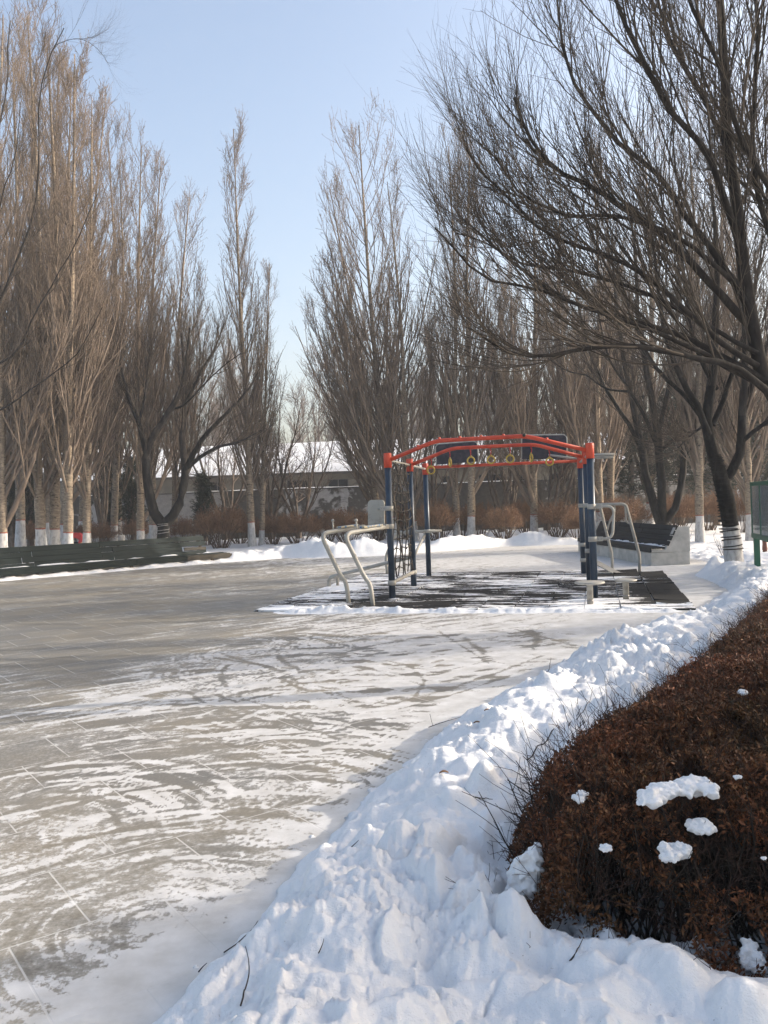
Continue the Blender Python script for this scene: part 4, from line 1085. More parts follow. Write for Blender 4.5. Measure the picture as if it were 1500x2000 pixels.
# snow on the roof: a thick uneven sheet over a low gable
nx_, ny_ = 220, 26
gx_ = np.linspace(BX0 - .4, BX1 + .4, nx_); gy_ = np.linspace(-.75, 8.6, ny_)
GX, GY = np.meshgrid(gx_, gy_, indexing='xy')
GZ = EV + .12 + 2.05 * (1 - np.abs(GY - 3.9) / 4.65) + .12 + .10 * fbm(GX * .35, GY * .5, 91, 3) + .03 * fbm(GX * 1.7, GY * 1.7, 93, 3)
GZ[0] = GZ[-1] = EV + .10; GZ[1] = np.maximum(GZ[1], EV + .26)
i_ = np.arange(ny_ - 1)[:, None] * nx_ + np.arange(nx_ - 1)[None]
Fr = np.stack([i_, i_ + 1, i_ + nx_ + 1, i_ + nx_], -1).reshape(-1, 4)
gab = MB()
for x in (BX0 - .36, BX1 + .36): gab.add([(x, -.7, EV + .1), (x, 8.5, EV + .1), (x, 3.9, EV + 2.2)], [(0, 1, 2)])
gab.build('gable', EAVE, bd)
ro = link('roof_snow', np_mesh('roof_snow', np.stack([GX.ravel(), GY.ravel(), GZ.ravel()], -1), Fr, [SNOW_ROOF]), bd)

# ------------------------------------------------------------------ clipped shrubs with bare stems
TWIG_SHRUB = simple('shrub_twig', (.145, .082, .050), (.29, .175, .105), 2.2, .8, spec=.12)
STEM_SHRUB = simple('shrub_stem', (.075, .055, .042), (.15, .11, .085), 6, .85, spec=.12)
SHRUBS = []
for vI in range(4):
    n0 = 46
    a = rng.uniform(0, 6.28, n0); rr = rng.uniform(0, .22, n0)
    S = np.stack([np.cos(a) * rr, np.sin(a) * rr, np.full(n0, -.08)], -1)
    D = np.stack([np.cos(a) * rng.uniform(.2, .95, n0), np.sin(a) * rng.uniform(.2, .95, n0), np.ones(n0)], -1)
    P1_, R1_ = grow(S, D, rng.uniform(.85, 1.35, n0), rng.uniform(.009, .017, n0), 7, .02, .09, .45)
    stem = tubes(P1_, R1_, 4)
    S, D, t_, r_, i_ = spawn(P1_, R1_, 10, .42, 1.0, 20, 55)
    P2_, R2_ = grow(S, D, rng.uniform(.22, .5, len(t_)), np.full(len(t_), .0062), 4, .07, .12, .6)
    S, D, t_, r_, i_ = spawn(P2_, R2_, 7, .2, 1.0, 25, 65)
    P3_, R3_ = grow(S, D, rng.uniform(.08, .24, len(t_)), np.full(len(t_), .0056), 3, .06, .12, .6)
    ok = lambda P: ((P[:, -1, 0] / .98) ** 2 + (P[:, -1, 1] / .98) ** 2 + ((P[:, -1, 2] - .72) / .74) ** 2 < 1.0 + .06 * rng.normal(0, 1, len(P))) & (P[:, 0, 2] > .50)
    k2, k3 = ok(P2_), ok(P3_)
    # withered leaves still hanging on
    tipp = P3_[k3][:, -1]; n4 = len(tipp)
    pick = rng.random(n4) < .55; c_ = tipp[pick]; nn_ = len(c_)
    u_ = unit(rng.normal(0, 1, (nn_, 3))) * .030; w2 = unit(np.cross(u_, rng.normal(0, 1, (nn_, 3)))) * .013
    LV = np.stack([c_ - u_, c_ + w2, c_ + u_, c_ - w2], 1).reshape(-1, 3); LF_ = np.arange(nn_ * 4).reshape(-1, 4)
    V, Fq, mi = join_tubes([(*tubes(P2_[k2], R2_[k2], 3), 0), (*tubes(P3_[k3], R3_[k3], 3), 0), (LV, LF_, 0)])
    SHRUBS.append((np_mesh('stems', *stem, [STEM_SHRUB]), np_mesh('twigs', V, Fq, [TWIG_SHRUB])))
def shrub(px, Y, sx, h, label, var=None):
    b = base_at(px, Y); r = empty('clipped_shrub', (b.x, b.y, .06), rnd.uniform(0, 6.28))
    sm_, tm_ = SHRUBS[rnd.randrange(4) if var is None else var]
    sx *= .88; h *= rnd.uniform(.88, 1.1)
    r.scale = (sx, sx * rnd.uniform(.9, 1.1), h / 1.40)
    link('stems', sm_, r); link('twigs', tm_, r)
    return tag(r, label, 'shrub', 'clipped shrubs in front of the boundary wall')
for px, Y, sx, h, lab in [
    (72, 38, .95, 1.35, 'leftmost low brown shrub, between pale trunks above the long bench'),
    (190, 36.5, 1.15, 1.5, 'rounded orange-brown shrub right of the red bag'),
    (352, 37, .95, 1.5, 'brown shrub at the right foot of the black forked tree'),
    (262, 40, .95, 1.4, 'dim brown shrub between two white painted trunks left of the black forked tree'),
    (432, 33.5, 1.35, 1.75, 'wide tall red-brown shrub just right of the long bench end'),
    (405, 36, 1.0, 1.5, 'red-brown shrub behind the long bench end'),
    (470, 36.5, 1.0, 1.6, 'red-brown shrub directly behind the leaning white painted trunk'),
    (533, 35, 1.05, 1.45, 'red-brown shrub just right of the leaning white painted trunk'),
    (585, 34, 1.15, 1.6, 'bushy red-brown shrub above the left part of the far snow bank'),
    (640, 36, 1.1, 1.5, 'red-brown shrub behind the highest mound of the far snow bank'),
    (682, 33, 1.2, 1.75, 'tall red-brown shrub behind the dip bars'),
    (735, 35, 1.0, 1.45, 'red-brown shrub behind the perforated backrest'),
    (795, 36, 1.0, 1.5, 'red-brown shrub seen through the rope net'),
    (858, 32.5, 1.1, 1.8, 'tall red-brown shrub just right of the rear left navy post'),
    (938, 34, .95, 1.6, 'red-brown shrub just right of the pair of white painted trunks'),
    (985, 32, 1.05, 1.6, 'red-brown shrub left of the single white painted trunk at the middle of the frame'),
    (905, 36, .9, 1.5, 'red-brown shrub between the two close white painted trunks'),
    (1088, 33, 1.25, 1.75, 'broad round red-brown shrub left of the right navy posts'),
    (1128, 30, .75, 1.2, 'thin sparse shrub close to the right navy posts'),
    (1030, 36, 1.0, 1.6, 'red-brown shrub behind the single white painted trunk'),
    (1225, 33, 1.35, 1.75, 'red-brown shrub behind the left half of the concrete bench'),
    (1180, 35, 1.1, 1.6, 'red-brown shrub behind the walking bars'),
    (1322, 33, 1.25, 1.75, 'red-brown shrub behind the right end of the concrete bench'),
    (1382, 34, 1.1, 1.7, 'red-brown shrub right of the thick tan trunk'),
    (1450, 31, 1.1, 1.7, 'red-brown shrub between the light-wound trunk and the notice board'),
]: shrub(px, Y, sx, h, lab)
# thin sapling twigs poking out of the snow on the right
for px, Y, n_, hh_, lab in [(1417, 20.5, 9, .75, 'small bare sapling sprouting from the snow left of the light-wound trunk'), (1330, 22.5, 8, .8, 'thin bare sapling in the snow at the end of the concrete bench')]:
    b = base_at(px, Y); a = rng.uniform(0, 6.28, n_)
    S = np.tile(np.array([[b.x, b.y, -.02]]), (n_, 1)) + rng.normal(0, .03, (n_, 3)) * np.array([1, 1, 0])
    P, R = grow(S, np.stack([np.cos(a) * .6, np.sin(a) * .6, np.ones(n_)], -1), rng.uniform(.5, 1, n_) * hh_, np.full(n_, .006), 6, .05, .08, .5)
    S, D, t_, r_, i_ = spawn(P, R, 4, .3, 1, 25, 50); P2_, R2_ = grow(S, D, rng.uniform(.1, .25, len(t_)), np.full(len(t_), .0035), 3, .05, .1)
    V, Fq, mi = join_tubes([(*tubes(P, R, 4), 0), (*tubes(P2_, R2_, 3), 0)])
    tag(link('sapling', np_mesh('sapling', V, Fq, [TWIG_GREY])), lab, 'sapling')

# ------------------------------------------------------------------ poplars
for px, Y, tx, ty, var, lab in [
    (4, 26.5, -2, -60, 2, 'thick poplar cut by the left edge of the photo, behind the long bench'),
    (40, 37, 20, -10, 0, 'thin slanting poplar second from the left, its white paint far up in the snow field'),
    (82, 28.5, 48, -50, 6, 'poplar with a trunk bowed to the left, third from the left above the long bench'),
    (91, 35, 112, 20, 4, 'slender straight poplar half hidden just right of the bowed trunk'),
    (108, 29, 100, 10, 3, 'straight white-footed poplar left of the one with the red-banded knotty trunk'),
    (124, 34, 150, 70, 7, 'dark thin poplar squeezed behind the two thickest left trunks'),
    (133, 27, 150, 30, 1, 'thick smooth poplar beside the red bag, low red ring over white paint'),
    (170, 28.5, 178, 120, 0, 'poplar leaning to the left just right of the red bag'),
    (159, 38, 205, 110, 4, 'thin pale poplar in the gap behind the red bag'),
    (222, 37, 240, 250, 4, 'slim lone poplar with pale low branches left of the black forked tree'),
    (275, 31, 280, 225, 7, 'upright poplar just left of the black forked tree'),
    (297, 36, 312, 245, 4, 'poplar seen through the left arm of the black forked tree'),
    (338, 37, 366, 330, 3, 'sunlit poplar with low branches seen inside the fork of the black tree'),
    (493, 33.5, 458, 188, 1, 'tall slim poplar leaning left, alone right of the long bench'),
    (511, 34, 530, 470, 4, 'thin grey poplar close beside the tall leaning one'),
    (748, 36, 640, 310, 2, 'many-stemmed poplar spreading left behind the dip bars'),
    (772, 33.5, 690, 178, 5, 'tallest broad poplar in the middle, trunk behind the rope net'),
    (812, 33, 752, 300, 6, 'poplar with a pinkish white foot between the left navy posts'),
    (893, 33, 870, 225, 6, 'left one of two close white-footed poplars under the arched bars'),
    (920, 32.6, 915, 190, 3, 'right one of two close white-footed poplars under the arched bars, with red ring'),
    (1043, 33.5, 1032, 250, 7, 'single poplar in the middle of the open frame, white up to the knee-high ring'),
    (1100, 40, 1090, 280, 2, 'bushy poplar far behind the right panel'),
    (1172, 33.5, 1150, 220, 7, 'left one of the sunlit pair of poplars just right of the navy posts'),
    (1193, 34.5, 1185, 260, 3, 'right one of the sunlit pair of poplars just right of the navy posts'),
    (1368, 26.5, 1345, 120, 3, 'thick tan poplar with a large white foot right of the concrete bench'),
    (1466, 26.5, 1440, 130, 5, 'pale forked poplar behind the notice board'),
    (1270, 40, 1262, 190, 2, 'poplar in shade far behind the three-stemmed black tree'),
    (1420, 38, 1415, 150, 1, 'poplar far behind the light-wound black tree'),
    (232, 41.5, 215, 200, 2, 'poplar deep behind the slim lone one, against the building'),
    (60, 42, 75, 30, 6, 'poplar deepest in the left group, against the wall'),
]: poplar(px, Y, tx, ty, var, lab)
# poplars beyond the right edge of the view: their shadows stripe the plaza
for x, y, h, var in [(7.9, 11.3, 12, 4), (19, 17.5, 15, 2), (14.5, 21.5, 15, 1), (21, 20.5, 15, 0), (30, 15, 16, 5)]:
    tm, cm, H = POPLARS[var]; r = empty('poplar_tree', (x, y, 0), rnd.uniform(0, 6)); r.scale = (h / H,) * 3 if h != 12 else (1.7, 1.7, .75)
    link('trunk', tm, r); link('crown', cm, r); tag(r, 'bare poplar beyond the right edge whose shadow falls across the plaza', 'tree', 'poplars out of frame on the sunny side')

# ------------------------------------------------------------------ dark willows
# the big one over the right edge
near_limbs = [(a_, b_ * .60, c_ * .85) for a_, b_, c_ in [
    (limb([(1560, 840), (1490, 740), (1470, 640), (1455, 520), (1432, 340), (1415, 150), (1400, -80)], 8.2, 8.6), .125, .035),
    (limb([(1515, 780), (1440, 722), (1340, 694), (1240, 676), (1150, 678), (1060, 697), (985, 682), (915, 640)], 8.0, 7.2), .060, .008),
    (limb([(1495, 745), (1400, 690), (1300, 645), (1200, 616), (1100, 585), (1030, 535), (950, 470), (895, 420)], 8.2, 8.8), .058, .007),
    (limb([(1467, 640), (1400, 565), (1330, 492), (1250, 425), (1150, 365), (1080, 325), (1030, 262), (1005, 190)], 8.3, 8.0), .070, .010),
    (limb([(1462, 600), (1415, 520), (1350, 440), (1290, 350), (1200, 270), (1130, 180), (1098, 90), (1088, 0)], 8.3, 9.3), .060, .010),
    (limb([(1455, 520), (1425, 420), (1380, 300), (1310, 215), (1250, 110), (1205, 0), (1180, -100)], 8.4, 7.6), .062, .014),
    (limb([(1600, 640), (1520, 400), (1450, 270), (1405, 130), (1350, 10), (1320, -90)], 8.4, 7.2), .055, .014),
    (limb([(1480, 715), (1390, 655), (1290, 560), (1190, 500), (1080, 462), (1000, 395), (940, 335), (910, 290)], 8.2, 7.4), .052, .007),
    (limb([(1500, 760), (1400, 705), (1280, 648), (1150, 602), (1050, 566), (950, 545), (890, 490), (850, 445)], 8.1, 6.9), .044, .006),
    (limb([(1480, 690), (1350, 620), (1230, 560), (1120, 530), (1020, 515), (940, 470), (890, 455)], 8.2, 9.4), .040, .006),
    (limb([(1440, 560), (1350, 480), (1270, 440), (1180, 420), (1100, 420), (1010, 370), (965, 300)], 8.3, 7.6), .042, .007),
    (limb([(1430, 340), (1390, 220), (1330, 120), (1290, 20), (1270, -80)], 8.5, 9.4), .045, .012),
    (limb([(1560, 560), (1490, 420), (1470, 250), (1480, 100), (1470, -80)], 8.4, 8.2), .055, .015),
    (limb([(1600, 700), (1560, 500), (1590, 250), (1640, 0)], 8.2, 8.0), .070, .02),
    (limb([(1620, 760), (1720, 560), (1850, 330), (1950, 80)], 8.0, 7.0), .075, .015),
    (limb([(1640, 760), (1780, 650), (1950, 520), (2100, 300)], 8.0, 9.0), .065, .012),
    (limb([(1600, 700), (1560, 560), (1500, 420), (1440, 350), (1380, 330)], 8.2, 11.0), .06, .012),
]]
nb0 = base_at(1640, 8.0)
willow('willow_tree', near_limbs, [nb0 + Vector((0, 0, -.1)), nb0 + Vector((-.03, .02, .8)), at(1625, 900, 8.0), at(1590, 840, 8.1), at(1560, 800, 8.2)], [.19, .16, .14, .12, .10],
       'large dark willow whose limbs reach in from the right edge over the plaza', n2=19, n3=8, n4=4, l2=(.9, 2.2), l3=(.4, 1.0), l4=(.15, .42), r2=.0105, r3=.0052, r4=.0033, up2=.085, up3=.08)
# the wire-wound one beside the notice board
b_ = base_at(1436, 16.4)
tr = [b_ + Vector((0, 0, -.15)), at(1430, 1050, 16.4), at(1420, 985, 16.4), at(1410, 940, 16.4), at(1395, 890, 16.45)]
mid_limbs = [
    (limb([(1395, 895), (1384, 850), (1380, 800), (1392, 740), (1398, 640), (1400, 500), (1390, 360)], 16.45, 16.6), .115, .018),
    (limb([(1408, 950), (1438, 905), (1447, 860), (1450, 800), (1455, 700), (1452, 560), (1440, 400)], 16.4, 16.2), .100, .016),
    (limb([(1384, 850), (1365, 800), (1335, 745), (1310, 690), (1290, 600), (1275, 470), (1262, 380)], 16.4, 16.0), .070, .010),
    (limb([(1392, 830), (1420, 760), (1440, 690), (1470, 600), (1490, 460)], 16.5, 17.2), .060, .012),
    (limb([(1450, 862), (1475, 840), (1510, 815), (1560, 780), (1600, 700)], 16.3, 16.0), .048, .010),
    (limb([(1384, 840), (1345, 780), (1290, 730), (1250, 660), (1215, 560), (1195, 450)], 16.4, 17.4), .050, .008),
    (limb([(1400, 760), (1360, 680), (1340, 580), (1330, 460), (1325, 350)], 16.6, 15.4), .050, .010),
    (limb([(1375, 830), (1345, 855), (1320, 880)], 16.4, 16.0), .024, .010),
    (limb([(1450, 790), (1490, 700), (1530, 560), (1550, 420)], 16.3, 17), .05, .010),
]
wt = willow('wrapped_tree', mid_limbs, tr, [.175, .165, .15, .15, .13], 'dark forked tree wound with wires above a whitewashed foot, beside the notice board', n2=13, n3=8, n4=3, l2=(.9, 1.9), l3=(.4, .9), l4=(.2, .45), r2=.016, r3=.009, r4=.006, wash=.95, up2=.12, wound=4)
def winding(root, path, r, turns, wire, mat_, name='light_string'):
    sp = smooth_path(path, 10); pts = []
    for k in range(turns * 12):
        f = k / (turns * 12 - 1) * (len(sp) - 1); i = min(int(f), len(sp) - 2); p = sp[i].lerp(sp[i + 1], f - i)
        a = k / 12 * 2 * math.pi; rr_ = np.interp(f / (len(sp) - 1), [0, 1], r)
        pts.append(p + Vector((math.cos(a) * rr_, math.sin(a) * rr_, .02 * math.sin(a * .37 + k * .05))))
    return MB().tube(pts, wire, 5).build(name, mat_, root)
loc0 = Vector((b_.x, b_.y, 0))
winding(wt, [at(1433, 1078, 16.4) - loc0, at(1428, 1052, 16.4) - loc0, at(1423, 1030, 16.4) - loc0], (.182, .176), 6, .011, WRAP)
winding(wt, [at(1420, 1028, 16.4) - loc0, at(1418, 985, 16.4) - loc0, at(1409, 940, 16.4) - loc0, at(1397, 895, 16.43) - loc0], (.166, .140), 26, .010, WRAP)
# the three-stemmed one behind the concrete bench
b_ = base_at(1294, 27.5)
far_limbs = [
    (limb([(1292, 1030), (1276, 985), (1263, 930), (1254, 880), (1238, 800), (1222, 720), (1205, 600), (1195, 480)], 27.5, 28), .150, .02),
    (limb([(1294, 1020), (1293, 960), (1288, 900), (1285, 850), (1270, 760), (1250, 640), (1240, 500), (1232, 400)], 27.5, 27), .150, .02),
    (limb([(1298, 1020), (1322, 985), (1332, 930), (1336, 870), (1342, 780), (1352, 660), (1362, 520)], 27.5, 27.5), .130, .02),
    (limb([(1254, 880), (1230, 830), (1195, 780), (1160, 710), (1130, 600), (1110, 480)], 27.6, 29), .075, .012),
    (limb([(1287, 880), (1262, 820), (1232, 765), (1190, 700), (1165, 600)], 27.5, 26.5), .070, .012),
    (limb([(1290, 880), (1330, 850), (1365, 830), (1400, 790), (1430, 700)], 27.5, 27), .06, .012),
    (limb([(1332, 900), (1355, 870), (1372, 850)], 27.4, 27), .035, .012),
    (limb([(1285, 850), (1305, 760), (1320, 660), (1325, 540), (1320, 420)], 27.5, 28), .075, .014),
    (limb([(1232, 765), (1185, 760), (1150, 735), (1110, 725), (1070, 700)], 27.5, 26), .04, .01),
]
willow('three_stemmed_tree', far_limbs, [b_ + Vector((0, 0, -.2)), b_ + Vector((0, 0, .15)), at(1293, 1040, 27.5), at(1294, 1020, 27.5)], [.30, .28, .27, .20], 'black three-stemmed tree rising behind the concrete bench', n2=13, n3=8, n4=3, l2=(1.0, 2.4), l3=(.5, 1.1), l4=(.25, .5), r2=.02, r3=.011, r4=.0075, up2=.12, wound=6)
# the forked one behind the long bench
b_ = base_at(319, 29.0)
fork_limbs = [
    (limb([(318, 1025), (303, 1003), (291, 960), (284, 905), (285, 880), (300, 850), (322, 815), (345, 780), (362, 720), (371, 640)], 29, 28.5), .19, .02),
    (limb([(320, 1025), (345, 998), (358, 950), (361, 925), (357, 880), (360, 810), (362, 740), (354, 650)], 29, 29.5), .175, .02),
    (limb([(285, 885), (272, 830), (250, 770), (232, 700), (220, 650)], 29, 29.5), .10, .012),
    (limb([(270, 830), (285, 760), (294, 660)], 29, 30.0), .06, .012),
    (limb([(361, 918), (385, 875), (410, 840), (450, 800), (490, 755), (512, 710)], 29, 28.5), .11, .012),
    (limb([(364, 915), (395, 890), (430, 872), (470, 862), (510, 840)], 29, 28.0), .08, .010),
    (limb([(362, 790), (390, 730), (420, 680), (438, 630)], 29, 29.0), .060, .012),
    (limb([(330, 800), (360, 790), (400, 750), (430, 720), (470, 690)], 28.8, 28), .04, .010),
]
ft = willow('forked_tree', fork_limbs, [b_ + Vector((0, 0, -.2)), b_ + Vector((0, 0, .3)), at(319, 1040, 29), at(319, 1020, 29)], [.225, .215, .215, .20], 'black tree forked into a wide V behind the long bench, white rope round its foot', n2=14, n3=8, n4=3, l2=(1.0, 2.4), l3=(.5, 1.1), l4=(.25, .5), r2=.02, r3=.012, r4=.008, up2=.13, wound=5)
loc0 = Vector((b_.x, b_.y, 0))
winding(ft, [b_ + Vector((0, 0, .1)) - loc0, b_ + Vector((0, 0, .75)) - loc0, at(319, 1022, 29) - loc0], (.232, .222), 8, .008, simple('white_rope', (.22, .215, .21), (.38, .37, .36), 9, .8), 'rope')
# the one off the left edge that leans in
lb_ = Vector((-13.2, 22.5, 0))
left_limbs = [(a_, b_ * .62, c_ * .7) for a_, b_, c_ in [
    (limb([(-150, 800), (-80, 700), (0, 592), (38, 500), (60, 440), (76, 330), (80, 180), (105, 90), (125, 55)], 22.5, 21), .085, .010),
    (limb([(-150, 820), (-60, 745), (0, 712), (38, 680), (75, 600), (110, 545), (150, 470), (190, 380)], 22.5, 20.5), .060, .008),
    (limb([(-150, 800), (-110, 640), (-60, 480), (-20, 330), (10, 180), (20, 40)], 22.5, 22.5), .08, .012),
    (limb([(0, 592), (-20, 500), (0, 400), (30, 300), (40, 200)], 22, 21), .04, .008),
    (limb([(-150, 840), (-60, 830), (20, 790), (90, 740), (150, 690), (200, 600)], 22.5, 20.0), .05, .008),
    (limb([(105, 90), (150, 75), (190, 95), (215, 130)], 21, 20.5), .010, .004),
    (limb([(-150, 800), (-260, 640), (-330, 450), (-350, 250)], 22.5, 23), .08, .012),
]]
willow('leaning_tree', left_limbs, [lb_ + Vector((0, 0, -.1)), lb_ + Vector((.1, 0, 1.5)), at(-150, 900, 22.5), at(-150, 800, 22.5)], [.2, .18, .15, .11], 'dark thin-limbed tree reaching in from the left edge above the long bench', n2=12, n3=8, n4=3, l2=(.9, 2.0), l3=(.4, 1.0), l4=(.2, .45), r2=.014, r3=.008, r4=.006, up2=.10)

# ------------------------------------------------------------------ dark multi-stemmed trees near the wall
def vase_tree(px, Y, h, w_, label, n=5):
    b = base_at(px, Y); root = empty('bare_tree', b)
    a0 = rnd.uniform(0, 6); S, D = [], []
    for k in range(n):
        a = a0 + 2 * math.pi * k / n + rnd.uniform(-.4, .4); S.append((0, 0, rnd.uniform(.35, .9))); D.append((math.cos(a) * w_, math.sin(a) * w_, 1.0))
    P1_, R1_ = grow(np.array(S), np.array(D), rng.uniform(.7, 1.0, n) * h * .95, rng.uniform(.07, .10, n), 12, .06, .06, .15)
    link('trunk', trunk_mesh('trunk', [(0, 0, -.1), (.02, 0, .4), (.0, .02, 1.0)], [.17, .14, .10], [BARK_GREY, WHITEWASH, REDPAINT], None), root)
    parts = [(*tubes(P1_, R1_, 7), 0)]
    S, D, t_, r_, i_ = spawn(P1_, R1_, 8, .15, .98, 20, 48); P2_, R2_ = grow(S, D, h * (.32 * (1 - t_) + .10) * rng.uniform(.6, 1.2, len(t_)), np.minimum(r_ * .6, .03), 7, .08, .08, .3); parts.append((*tubes(P2_, R2_, 5), 0))
    S, D, t_, r_, i_ = spawn(P2_, R2_, 6, .15, .98, 20, 45); P3_, R3_ = grow(S, D, rng.uniform(.4, 1.1, len(t_)), np.minimum(r_ * .7, .013), 5, .07, .09, .5); parts.append((*tubes(P3_, R3_, 4), 1))
    S, D, t_, r_, i_ = spawn(P3_, R3_, 4, .15, .98, 20, 50); P4_, R4_ = grow(S, D, rng.uniform(.2, .55, len(t_)), np.full(len(t_), .008), 3, .06, .1, .6); parts.append((*tubes(P4_, R4_, 3), 1))
    V, Fq, mi = join_tubes(parts); link('crown', np_mesh('crown', V, Fq, [BARK_GREY, TWIG_GREY], mi), root)
    return tag(root, label, 'tree', 'dark bare trees near the wall')
for a in [(583, 41, 6.2, .55, 'dark bare tree with crooked stems in front of the snowy roof', 5), (738, 40, 7.5, .35, 'dark many-stemmed tree left of the navy posts, before the wall', 6), (530, 40, 8, .25, 'dark bushy tree right of the tall leaning poplar', 5), (980, 40.5, 7, .4, 'dark bare tree under the arched bars, before the wall', 4),
          (1068, 39.5, 6.5, .5, 'dark crooked tree right of the single white-footed poplar', 4), (1120, 41, 7.5, .4, 'dark bare tree just left of the right navy posts', 5), (1000, 42, 8, .3, 'dark bare tree between the two panels, close to the wall', 5), 
          (440, 42, 7.5, .4, 'dark bare tree left of the tall leaning poplar, before the wall', 5), (200, 40, 8, .35, 'dark bare tree between the left poplars, before the building', 5), (850, 41, 8.5, .35, 'dark bare tree between the left panel and the wall', 5)]: vase_tree(*a)

# ------------------------------------------------------------------ evergreens
NEEDLE = simple('pine_needles', (.012, .020, .014), (.035, .047, .030), 1.5, .8, spec=.15)
def evergreen(px, Y, h, w_, label, kind):
    b = base_at(px, Y); root = empty('evergreen_tree', b)
    tm = trunk_mesh('trunk', [(0, 0, -.1), (.03, 0, h * .4), (0, .03, h * .97)], [.16, .12, .02], [BARK_GREY, WHITEWASH, REDPAINT], None)
    link('trunk', tm, root)
    n = int(110 * h / 5); t = np.linspace(.08 if kind else .22, .98, n); a = rng.uniform(0, 6.28, n)
    S = np.stack([np.zeros(n), np.zeros(n), t * h], -1)
    L_ = w_ * (np.sqrt(1 - t ** 1.6) if kind else (1.05 - t) ** .8) * rng.uniform(.55, 1.1, n)
    P1_, R1_ = grow(S, np.stack([np.cos(a), np.sin(a), np.full(n, .9 if kind else .1)], -1), L_, np.full(n, .022), 6, .12 if kind else .05, .10, .3)
    S, D, t2, r2_, i2 = spawn(P1_, R1_, 9, .2, 1.0, 25, 60); P2_, R2_ = grow(S, D, rng.uniform(.18, .45, len(t2)), np.full(len(t2), .008), 3, .06, .1, .6)
    S, D, t3, r3_, i3 = spawn(P2_, R2_, 14, .1, 1.0, 25, 70); ln = rng.uniform(.07, .16, len(t3))[:, None]
    wv_ = unit(np.cross(D, rng.normal(0, 1, D.shape))) * .012
    Q = np.stack([S - wv_, S + wv_, S + D * ln + wv_ * .4, S + D * ln - wv_ * .4], 1).reshape(-1, 3)
    V, Fq, mi = join_tubes([(*tubes(P1_, R1_, 4), 0), (*tubes(P2_, R2_, 3), 1), (Q, np.arange(len(Q)).reshape(-1, 4), 1)])
    link('crown', np_mesh('crown', V, Fq, [BARK_GREY, NEEDLE], mi), root)
    return tag(root, label, 'tree', 'dark evergreens along the wall')
for a in [(1235, 40, 7.2, 2.6, 'dark spreading pine behind the pair of sunlit poplars', 0), (1330, 41, 8.2, 2.8, 'dark spreading pine behind the three-stemmed tree', 0), (1400, 39, 7.5, 2.5, 'dark pine in shade behind the light-wound tree', 0), (215, 41, 5.6, 1.0, 'dark columnar evergreen behind the slim lone poplar', 1), (24, 40, 4.6, 1.0, 'dark evergreen low at the left edge before the wall', 1),
          (262, 42, 4.2, 1.0, 'dark low evergreen left of the black forked tree', 1), (400, 41, 3.2, .7, 'small dark evergreen before the wall above the long bench end', 1), (60, 41.5, 5.0, 1.2, 'dark evergreen between the leftmost poplar trunks', 1), (1480, 38, 8, 2.6, 'dark pine behind the notice board at the right edge', 0)]: evergreen(*a)

# ------------------------------------------------------------------ far wood: one mass of bare trees
parts = []
nF = 130
Sx = rng.uniform(-58, 52, nF); Sy = rng.uniform(62, 92, nF); Hh = rng.uniform(9.5, 14.5, nF)
P0_, R0_ = grow(np.stack([Sx, Sy, np.zeros(nF)], -1), np.tile([[0, 0, 1.0]], (nF, 1)), Hh, rng.uniform(.12, .18, nF), 8, .1, .03, .12); parts.append((*tubes(P0_, R0_, 5), 0))
S, D, t_, r_, i_ = spawn(P0_, R0_, 24, .15, .98, 25, 45); P1_, R1_ = grow(S, D, (Hh[i_] * .35 * (1.05 - t_) + .6) * rng.uniform(.6, 1.1, len(t_)), np.minimum(r_ * .5, .05), 6, .14, .06, .3); parts.append((*tubes(P1_, R1_, 4), 0))
S, D, t_, r_, i_ = spawn(P1_, R1_, 10, .15, 1.0, 18, 42); P2_, R2_ = grow(S, D, rng.uniform(.6, 1.7, len(t_)), np.full(len(t_), .018), 4, .1, .09, .5); parts.append((*tubes(P2_, R2_, 3), 0))
S, D, t_, r_, i_ = spawn(P2_, R2_, 3, .2, 1.0, 18, 42); P3_, R3_ = grow(S, D, rng.uniform(.4, .9, len(t_)), np.full(len(t_), .013), 3, .1, .09, .6); parts.append((*tubes(P3_, R3_, 3), 0))
V, Fq, mi = join_tubes(parts)
tag(link('distant_woods', np_mesh('distant_woods', V, Fq, [TWIG_FAR])), 'hazy mass of bare trees beyond the building', 'woods', kind='stuff')

# ------------------------------------------------------------------ the clipped hedge in the right foreground
m_l, t, bs = new_mat('withered_leaf')
v = coord(t)
wh = N(t, 'ShaderNodeTexNoise'); wh.inputs['Scale'].default_value = 45; wh.inputs['Detail'].default_value = 1; L(t, v, wh.inputs['Vector'])
cl_ = ramp(t, wh.outputs['Fac'], [(.24, (.026, .022, .011)), (.40, (.078, .036, .017)), (.52, (.155, .058, .026)), (.64, (.235, .092, .040)), (.78, (.38, .20, .095))])
pt = ramp(t, noise(t, v, 1.6, 4, .6), [(.34, (.55, .68, .50)), (.52, (.95, .95, .9)), (.7, (1.2, .98, .92))])
mu = N(t, 'ShaderNodeMix', data_type='RGBA', blend_type='MULTIPLY'); mu.inputs[0].default_value = 1; L(t, cl_, mu.inputs[6]); L(t, pt, mu.inputs[7])
L(t, mu.outputs[2], bs.inputs['Base Color']); bs.inputs['Roughness'].default_value = .62; bs.inputs['Specular IOR Level'].default_value = .25
HTWIG = simple('hedge_twig', (.030, .017, .013), (.075, .040, .028), 5, .7, spec=.2)
HSTEM = simple('hedge_stem', (.022, .018, .015), (.055, .045, .037), 6, .85, spec=.15)
HP = np.array(HEDGE)
